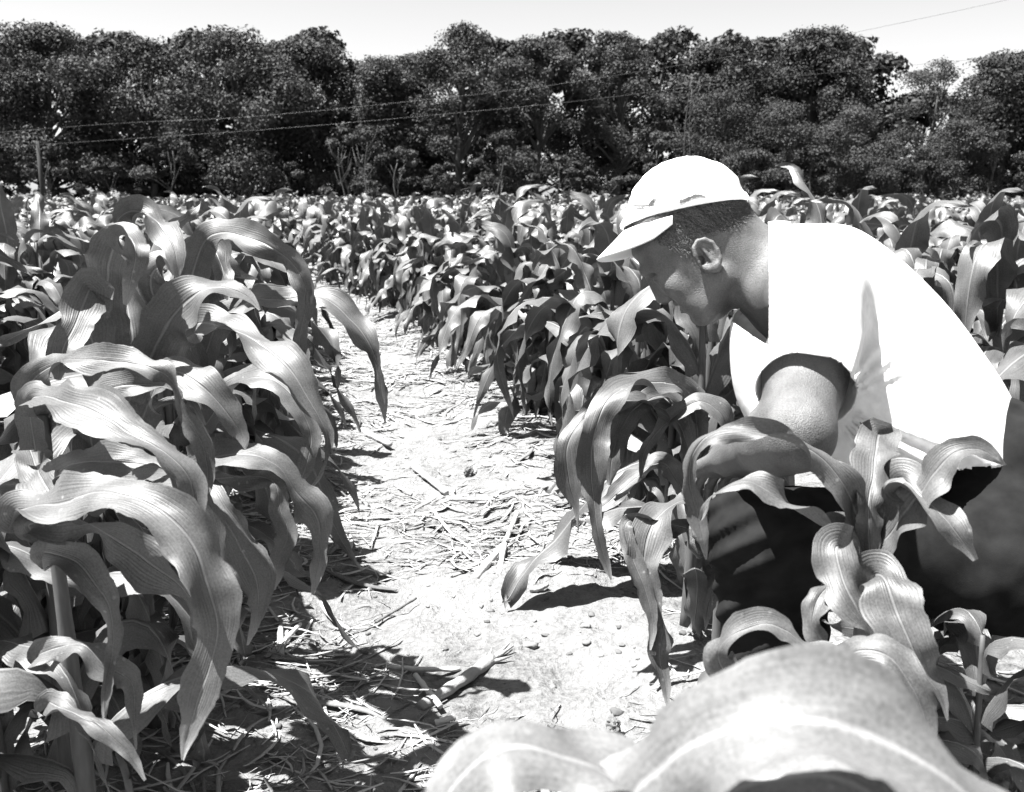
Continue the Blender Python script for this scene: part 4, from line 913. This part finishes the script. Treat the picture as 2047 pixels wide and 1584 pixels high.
cap_mark([(1266, 413), (1285, 414), (1303, 413)], 1, 3.6); cap_mark([(1350, 408), (1372, 400), (1392, 393), (1412, 397)], 2, 3.6); cap_mark([(1306, 423), (1330, 417), (1352, 412)], 3, .9)
# brim
def brim():
    edge = [(1247, 462), (1236, 473), (1222, 486), (1208, 498), (1194, 507), (1197, 514), (1212, 517), (1230, 514), (1247, 509), (1262, 502), (1276, 494), (1292, 483), (1306, 472), (1316, 462), (1322, 455)]
    # visor: a curved sheet whose inner edge follows the cap's front, built symmetric about the middle plane
    n = 21; m2 = 9; V = []
    for i in range(n):
        s2 = -1 + 2 * i / (n - 1); row = []
        ang = s2 * R_(72); inner = CO + E1 * (-m_(124) * math.cos(ang) + m_(0)) + E2 * (m_(98) * math.sin(ang)) + E3 * m_(-2)
        tip = hp(1195, 511) ; dirv = tip - hp(1246, 458)
        side = abs(s2); ln = (1 - side ** 2.6) ** .5
        for j in range(m2):
            t = j / (m2 - 1); p = inner + dirv * t * ln * (1.0) + E3 * (-.000) + (hp(1262, 502) - hp(1230, 490)) * (side ** 1.6) * t * .25 * ln
            droop = m_(16) * (side ** 2) * (t) ; p = p - UP * droop
            row.append(p)
        V.append(row)
    V = np.array(V); me = mesh_np('brim', V.reshape(-1, 3) - CO, grid_faces(n, m2), [M_CAP]); o = obj('brim', me, cap); s3 = o.modifiers.new('thick', 'SOLIDIFY'); s3.thickness = .003; s3.offset = 0; return o
brim()

# ---- shirt
fs = Field((0.30, 1.15, 0.15), (1.16, 2.04, 1.06), 0.0045)
shirt_poly = smooth_poly([(1534, 447), (1548, 444), (1562, 450), (1590, 452), (1640, 453), (1700, 455), (1735, 464), (1765, 482), (1795, 508), (1830, 545), (1862, 582), (1893, 614), (1940, 664), (1990, 730), (2025, 800), (2045, 880), (2040, 960), (1980, 985), (1900, 960), (1800, 965),
    (1690, 960), (1600, 935), (1530, 895), (1484, 852), (1470, 800), (1463, 740), (1457, 690), (1460, 650), (1466, 622), (1487, 618), (1520, 600), (1532, 560), (1534, 500)], 3)
def torsoW(u, v): return 240 - 60 * np.clip((1600 - u) / 130, 0, 1) 
deep_poly = [(p[0], p[1]) for p in smooth_poly([(1534, 447), (1562, 446), (1640, 449), (1700, 452), (1740, 466), (1795, 505), (1862, 580), (1940, 662), (2010, 760), (2090, 880), (2200, 1150), (2100, 1500), (1850, 1550), (1550, 1500), (1455, 1100), (1452, 850), (1450, 690), (1463, 620), (1520, 600), (1534, 500)], 3)]
cut_poly = smooth_poly([(1500, 400), (1700, 400), (1900, 560), (2010, 700), (2060, 850), (2050, 960), (1980, 990), (1900, 968), (1800, 965), (1690, 960), (1600, 935), (1530, 895), (1480, 850), (1440, 780), (1430, 690), (1440, 560)], 3)
inflate(fs, deep_poly, ZS, torsoW, 400, 2.0, k=.01, halfdepth=.30, cut=cut_poly, kc=.05)
hem_a, hem_b = at(1630, 590, 1.50), at(1609, 782, 1.33)
fs.cone(hem_a, hem_b + (hem_b - hem_a) * .12, .078, .068, k=.035)
fs.cone(sh_f, np.array(sh_f) * .4 + np.array(el_f) * .6, .085, .075, k=.03)
# folds
sl, g = fs.box(np.array(fs.o), np.array(fs.o) + fs.n * fs.h, 0); gu, gv, gZ = project(g)
fold1 = np.zeros_like(gu)
def radial(cu, cv, a0, a1, nf, r0, r1, amp):
    du, dv = gu - cu, gv - cv; r = np.sqrt(du ** 2 + dv ** 2); an = np.degrees(np.arctan2(dv, du)); tt = (an - a0) / (a1 - a0)
    return amp * np.sin(tt * nf * 2 * math.pi + .01 * r) * np.clip((tt) * 6, 0, 1) * np.clip((1 - tt) * 6, 0, 1) * np.clip((r - r0) / 20, 0, 1) * np.clip((r1 - r) / 60, 0, 1) * (gZ < ZS)
fold1 += radial(1680, 800, -80, -10, 4.5, 25, 170, .0035)
fold1 += radial(1640, 790, 18, 60, 4, 70, 380, .007)
fold1 += .0035 * vnoise(g[0] * 11, g[1] * 11, g[2] * 11, 9)
fs.D += fold1.astype(np.float32)
V, Q = fs.mesh(); V = clean(V, Q, 2, .5)
u, v, Z = project([V[:, 0], V[:, 1], V[:, 2]])
fc = V[Q].mean(1); fu, fv, fZ = project([fc[:, 0], fc[:, 1], fc[:, 2]])
ax_ = (hem_b - hem_a); ax_ /= np.linalg.norm(ax_); along = ((fc - hem_b) * ax_).sum(1)
rad_ = np.linalg.norm((fc - hem_b) - along[:, None] * ax_, axis=1)
kill = (along > 0) & (rad_ < .105) & (along < .15)
# the open neck
lineV = 655 + (fu - 1480) * (42 / 60.)
kill |= (fu < 1537) & (fv < lineV) & (fZ < ZS + .045) & (fu > 1482 - (fZ < ZS) * 100)
kill |= (fu < 1537) & (fv < 612)
kill |= (fv > 930 + (2060 - fu) * .05) & (fu > 1890)                      # waist
axf = np.array(el_f) - np.array(sh_f); axf /= np.linalg.norm(axf); alf = ((fc - (np.array(sh_f) * .42 + np.array(el_f) * .58)) * axf).sum(1)
kill |= (alf > 0) & (alf < .15) & (np.linalg.norm(fc - np.array(el_f), axis=1) < .15) & (fZ > 1.78)
Q = Q[~kill]
av = ((V - hem_b) * ax_).sum(1); rv_ = np.linalg.norm((V - hem_b) - av[:, None] * ax_, axis=1); mv = (np.abs(av) < .007) & (rv_ < .10); thv = np.arctan2(((V - hem_b) * UP).sum(1), ((V - hem_b) * RIGHT).sum(1))
edgev = np.zeros(len(V), bool); ecount = np.bincount(Q.ravel(), minlength=len(V)); edgev = (ecount > 0) & (ecount < 4)
V = np.where((mv & edgev)[:, None], V - ax_ * (av - .0025 * np.sin(thv * 5))[:, None], V)
m1 = edgev & (np.abs(u - 1537) < 9) & (v < 705) & (Z < ZS + .05); V = np.where(m1[:, None], V + RIGHT * ((1537 - u) * Z / F_PX)[:, None], V)
lv_ = 655 + (u - 1480) * .7; m2 = edgev & (np.abs(v - lv_) < 9) & (u < 1530) & (Z < ZS + .05); V = np.where(m2[:, None], V - UP * ((lv_ - v) * Z / F_PX)[:, None], V)
used_ = np.unique(Q); remap = -np.ones(len(V), int); remap[used_] = np.arange(len(used_)); V = V[used_]; Q = remap[Q]
shirt = obj('shirt', mesh_np('shirt', V - PERSON0, Q, [M_SHIRT]), man); md = shirt.modifiers.new('thick', 'SOLIDIFY'); md.thickness = .002; md.offset = -1
# collar
cp = [(1536, 446, -20), (1538, 470, -70), (1538, 520, -98), (1538, 570, -100), (1540, 600, -92)]
cpl = catmull([hp(*p) for p in cp], 24); A_ = Acc(); rows = []
for i, p in enumerate(cpl):
    rows.append([p + RIGHT * .000 - FWD * .000, p + RIGHT * .006 - FWD * .007, p + RIGHT * .022 - FWD * .010, p + RIGHT * .036 - FWD * .004])
A_.add(np.array(rows).reshape(-1, 3) - PERSON0, grid_faces(24, 4)); co = obj('collar', A_.mesh('collar', [M_SHIRT]), man); co.modifiers.new('thick', 'SOLIDIFY').thickness = .002

# ---- trousers
ft = Field((0.22, 1.10, -0.02), (1.22, 2.08, 0.86), 0.006)
hipn, hipf = at(1985, 1125, 1.55), at(1985, 1125, 1.78); kn, kf = at(1520, 1065, 1.46), at(1560, 1050, 1.80)
an = np.array([kn[0] + .03, kn[1] + .03, gz(kn[0], kn[1]) + .10]); af = np.array([kf[0] + .05, kf[1], .10])
ft.cone(hipn, hipf, .14, .14, k=.04); ft.cone(at(1975, 960, ZS), at(1990, 1080, ZS), .145, .15, k=.05)
ft.cone(hipn, kn, .105, .074, k=.03); ft.cone(hipf, kf, .105, .074, k=.03)
ft.cone(kn, an, .072, .060, k=.03); ft.cone(kf, af, .072, .060, k=.03)
sl, g = ft.box(np.array(ft.o), np.array(ft.o) + ft.n * ft.h, 0); gu, gv, gZ = project(g)
ft.D += (.008 * vnoise(g[0] * 9, g[1] * 9, g[2] * 16, 21) + .005 * np.sin((gv + .45 * gu - .0009 * (gu - 1500) ** 2) * .11) * np.clip((1780 - gu) / 200, 0, 1) + .003 * vnoise(g[0] * 30, g[1] * 30, g[2] * 30, 22)).astype(np.float32)
V, Q = ft.mesh(); V = clean(V, Q, 1, .5); obj('trousers', mesh_np('trousers', V - PERSON0, Q, [M_TROUSER]), man)
for A0 in (an, af):
    fbt = Field(A0 - [.22, .08, .13], A0 + [.12, .08, .06], .005)
    fbt.cone(A0 + [0, 0, .02], A0 + [0.01, 0, -.05], .048, .045, k=.01); fbt.cone(A0 + [0.01, 0, -.06], A0 + [-.16, 0, -.072], .040, .034, k=.03)
    V, Q = fbt.mesh(); obj('boot', mesh_np('boot', V - PERSON0, Q, [M_DARK]), man)

# ------------------------------------------------------------------ trees, far edge of the field
def tree(px, d, top_py, width, style, label, seed, low=0.3, bark=None, lean=0.0, n_leaf=None, name='broadleaf_tree', cat='tree', group='trees along the far edge of the field', leaf_scale=1.0):
    rg = np.random.default_rng(seed); x = (px - CX) / F_PX * d; q_ = at(px, top_py, 10.0) - CAM; H = HC + d * q_[2] / q_[1] - .05
    root = thing(name, (x, d, 0), label, cat, group)
    acc = Acc(); n = 9; t = np.linspace(0, 1, n); tr_ = H * .045 if cat == 'tree' else .05
    P = np.stack([lean * t ** 2 + .15 * np.sin(t * 5 + seed), .1 * np.cos(t * 4 + seed), -.1 + t * H * .82], -1); acc.add(*tube(P, tr_ * .5 * (1 - t * .85) + .015, 8))
    puffs = []
    npf = {'maple': 85, 'poplar': 85, 'bush': 34, 'shrub': 16}[style]
    for i in range(npf):
        f = rg.random(); z = H * (low + (1 - low) * f ** .9)
        prof = {'maple': (1 - (z / H) ** 4.5) ** .55 * (.85 + .15 * math.sin(z * 1.7 + seed)), 'poplar': (1 - (z / H) ** 3.6) ** .6 * (.82 + .18 * math.sin(z * 1.9 + seed)), 'bush': (1 - (z / H) ** 2.2) ** .5, 'shrub': (1 - (z / H) ** 2) ** .5}[style]
        rad = width * .5 * max(.08, prof); a = rg.uniform(0, 6.28); q = rg.uniform(.45, 1) ** .6 * rad
        rad *= 1 + .22 * math.sin(a * 2 + seed) * math.sin(z * 1.3 + seed * 2); q = q * (1 + .15 * math.sin(a * 3 + seed)); r = {'maple': rg.uniform(.3, 1.0), 'poplar': rg.uniform(.3, .7), 'bush': rg.uniform(.35, .75), 'shrub': rg.uniform(.25, .5)}[style] * min(1, H / 5)
        c = np.array([q * math.cos(a) + lean * (z / H) ** 2, q * math.sin(a), min(z, H - r * .55)]); puffs.append((c, r))
        if i % 3 == 0:
            z0 = c[2] * rg.uniform(.45, .75); p0 = np.array([0, 0, z0]); m_id = p0 * .5 + c * .5 + [0, 0, .15]
            acc.add(*tube([p0, m_id, c], [tr_ * .16 + .01, tr_ * .1 + .008, .01], 5))
    obj('trunk', acc.mesh('trunk', [bark or M_BARK]), root)
    N_ = n_leaf or {'maple': 32000, 'poplar': 32000, 'bush': 20000, 'shrub': 6000}[style]
    pc = np.array([p[0] for p in puffs]); pr = np.array([p[1] for p in puffs]); w_ = pr ** 2; k = rg.choice(len(puffs), N_, p=w_ / w_.sum())
    dv = rg.normal(0, 1, (N_, 3)); dv[:, 2] += .35; dv /= np.linalg.norm(dv, axis=1)[:, None]; rr = pr[k] * rg.uniform(.5, 1.15, N_) * (1 + .25 * vnoise(dv[:, 0] * 2.5 + k, dv[:, 1] * 2.5, dv[:, 2] * 2.5))
    C = pc[k] + dv * rr[:, None] * [1.15, 1.15, .72]
    s = {'maple': .074, 'poplar': .060, 'bush': .044, 'shrub': .052}[style] * rg.uniform(.6, 1.35, N_) * leaf_scale * (d / 45) ** .5
    nv = dv * .8 + rg.normal(0, .65, (N_, 3)) + [0, 0, .45]; nv /= np.linalg.norm(nv, axis=1)[:, None]
    tv = np.cross(nv, rg.normal(0, 1, (N_, 3))); tv /= np.linalg.norm(tv, axis=1)[:, None]; bv = np.cross(nv, tv)
    s = s[:, None]; asp = .62
    V = np.stack([C - tv * s, C + bv * s * asp + nv * s * .15, C + tv * s, C - bv * s * asp + nv * s * .15], 1).reshape(-1, 3)
    tone = np.clip(.5 + .25 * rg.normal(0, 1, N_) + .32 * rg.normal(0, 1, len(puffs))[k], 0, 1)
    tone = np.clip((tone - .5) * {'maple': 1, 'poplar': 1.35, 'bush': .6, 'shrub': .9}[style] + .5 + {'maple': -.12, 'poplar': .06, 'bush': .04, 'shrub': -.05}[style] + rg.normal(0, .06), 0, 1)
    V[:, 2] = np.maximum(V[:, 2], .02)
    obj('crown', mesh_np('crown', V, np.arange(4 * N_).reshape(-1, 4), [M_FOL], False, attr=tone.repeat(4)), root)
    return root
TR = [  # px, d, top_py, width m, style, label
 (-40, 47, 74, 7.6, 'maple', 'broad dark tree at the far left edge of the tree line'),
 (130, 44, 78, 7.6, 'maple', 'large dark leafy tree above the utility pole on the left'),
 (330, 46, 70, 7.6, 'maple', 'tall rounded dark tree left of centre with clumped foliage'),
 (500, 43, 80, 7.2, 'maple', 'dense dark tree with pale leaf clusters low down, second left of the sky gap'),
 (640, 46, 74, 6.4, 'maple', 'dark tree just left of the gap of open sky'),
 (775, 44, 112, 2.6, 'poplar', 'slender lower tree with pointed tips standing in the left sky gap'),
 (832, 47, 104, 2.2, 'poplar', 'thin pointed tree at the right side of the left sky gap'),
 (925, 44, 70, 5.8, 'poplar', 'tall glinting poplar right of the left sky gap'),
 (1075, 45, 68, 6.4, 'poplar', 'tall poplar with small shining leaves behind the middle of the field'),
 (1230, 46, 74, 6.4, 'poplar', 'tall poplar standing above and left of the white cap'),
 (1420, 48, 72, 6.6, 'maple', 'tall dark tree behind the willowy bushes directly above the cap'),
 (1600, 47, 76, 5.0, 'maple', 'dark tree with ragged top left of the right sky gap'),
 (1660, 45, 120, 2.6, 'poplar', 'thin dark tree closing the left side of the right sky gap'),
 (1835, 44, 122, 4.6, 'bush', 'lower rounded tree standing alone at the right under open sky'),
 (1980, 46, 108, 5.0, 'maple', 'leafy tree at the far right edge of the tree line'),
 (2110, 45, 130, 5.0, 'maple', 'dark tree beyond the right edge of the tree line'),
]
for i, (px, d, tp, wd, st, lab) in enumerate(TR): tree(px, d, tp + [0, -22, 14, -12, 8, 0, 0, -20, 10, -8, 22, -14, 0, 0, 0, 0][i], wd, st, lab, 40 + i, low=.12 if st != 'maple' else .16)
BR = [(1425, 40, 178, 3.6, 'bush', 'soft fine-leaved bush tree directly above the front of the cap'), (1560, 39, 205, 3.6, 'bush', 'rounded fine-leaved bush right of the cap'),
      (1680, 39, 215, 3.4, 'bush', 'fine-leaved bush below the right sky gap'), (1780, 38, 262, 3.6, 'bush', 'low grey willowy bush near the right edge'), (1890, 39, 240, 3.0, 'bush', 'dense low bush at the right edge behind the corn'),
      (1490, 37, 300, 3.0, 'bush', 'small bush peeping over the back of the cap')]
for i, (px, d, tp, wd, st, lab) in enumerate(BR): tree(px, d, tp, wd, st, lab, 80 + i, low=.08, name='bush', cat='bush', group='bushes in front of the tree line')
UN = [(10, 41), (120, 40.5), (240, 41), (360, 40), (470, 41), (590, 40), (700, 41), (800, 40), (900, 41), (1000, 40), (1110, 41), (1210, 40), (1310, 41), (1610, 37.5), (1840, 37), (1960, 38), (2070, 39)]
UL = ['at the far left edge', 'beside the utility pole', 'left of the first pale leaf clusters', 'under the tall rounded dark tree', 'under the dense dark tree', 'below the left sky gap\'s dark neighbour', 'left below the sky gap', 'right below the left sky gap', 'under the glinting poplar',
      'left of the middle poplar', 'right of the middle poplar', 'left of the bare pale stems', 'behind the front of the cap', 'behind the man\'s neck', 'behind the man\'s back', 'at the right edge', 'beyond the right edge']
for i, ((px, d), lab) in enumerate(zip(UN, UL)): tree(px, d, 262 + 30 * ((i * 7) % 3), 3.2, 'shrub', 'low undergrowth shrub at the foot of the trees ' + lab, 120 + i, low=.02, name='shrub', cat='shrub', group='undergrowth shrubs at the foot of the trees', n_leaf=6500, leaf_scale=1.1)
# a second, deeper line of trees so that no daylight shows low between the trunks
for i, px in enumerate(range(-60, 2150, 170)):
    if 700 < px < 860: tp = 170
    elif 1690 < px < 1800: tp = 225
    elif px > 1800: tp = 190
    else: tp = 62 + (i * 13) % 17
    tree(px, 52, tp, 8.2, 'maple', f'tree deep in the wood, {ONES[i + 1]} from the left behind the front trees', 160 + i, low=.04, n_leaf=12000, leaf_scale=2.0, name='broadleaf_tree', group='trees deep in the wood')
# bare pale stems in front of the poplars
for i, (px, tp, bp, ln_) in enumerate([(1352, 175, 330, .25), (1375, 190, 335, -.2), (700, 300, 370, -.3), (735, 290, 390, .15)]):
    d = 39.0; rg = np.random.default_rng(i + 900); x = (px - CX) / F_PX * d; H = HC + d * (392 - tp) / F_PX
    root = thing('bare_sapling', (x, d, 0), ['bare pale forked sapling directly above the crown of the cap', 'bare pale sapling just right of the forked one above the cap', 'thin pale dead stem left of the gap under the trees', 'thin pale dead stem right under the left sky gap'][i], 'sapling', 'bare pale saplings before the wood')
    acc = Acc(); t = np.linspace(0, 1, 8); acc.add(*tube(np.stack([ln_ * t + .06 * np.sin(t * 7), 0 * t, t * H], -1), .035 * (1 - t * .8), 6)); obj('trunk', acc.mesh('trunk', [M_PALEBARK]), root)
    for j in range(7):
        acc = Acc()
        t0 = rg.uniform(.45, .95); p0 = np.array([ln_ * t0 + .06 * math.sin(t0 * 7), 0, t0 * H]); a = rg.choice([-1, 1]); L = rg.uniform(.4, 1.0)
        acc.add(*tube([p0, p0 + [a * L * .35, 0, L * .5], p0 + [a * L * .5, .1, L]], [.014, .010, .004], 5))
        obj('branch', acc.mesh('branch', [M_PALEBARK]), root)
# utility pole and wires
dp = 36.0; xp = (106 - CX) / F_PX * dp; Hp = HC + dp * (392 - 288) / F_PX
M_POLE = simple_mat('pole_wood', .025, .9, 8, .4, .5, .01, stretch=(3, 3, .4)); M_WIRE = simple_mat('wire', .05, .4, 5, .1)
pole = thing('utility_pole', (xp, dp, 0), 'slim wooden utility pole rising behind the corn at the far left', 'utility pole')
acc = Acc(); acc.add(*tube([(0, 0, -.2), (0, 0, Hp * .5), (0, 0, Hp)], [.09, .08, .07], 12)); obj('post', acc.mesh('post', [M_POLE]), pole)
acc = Acc(); acc.add(*tube([(0, -.07, Hp - .12), (0, -.20, Hp - .12), (0, -.2, Hp - .02)], [.02, .02, .035], 8)); obj('insulator', acc.mesh('insulator', [M_PALEBARK]), pole)
for k_, (pts, lab) in enumerate([([(-60, 270), (220, 248), (520, 232), (960, 188), (1240, 150), (1560, 95), (1900, 25), (2100, -20)], 'upper thin power wire crossing in front of the dark trees'),
                  ([(-60, 300), (106, 288), (520, 260), (760, 240), (1130, 205), (1400, 172), (1700, 142), (2100, 105)], 'lower thin power wire running right from the top of the pole')]):
    P = catmull([at(a, b, 34.5 - (a / 2047.) * 6 + k_ * .6) for a, b in pts], 60); acc = Acc(); acc.add(*tube(P - P[0], .0042, 6)); o = obj('power_wire', acc.mesh('power_wire', [M_WIRE])); o.location = P[0]; tag(o, lab, 'wire', 'power wires')
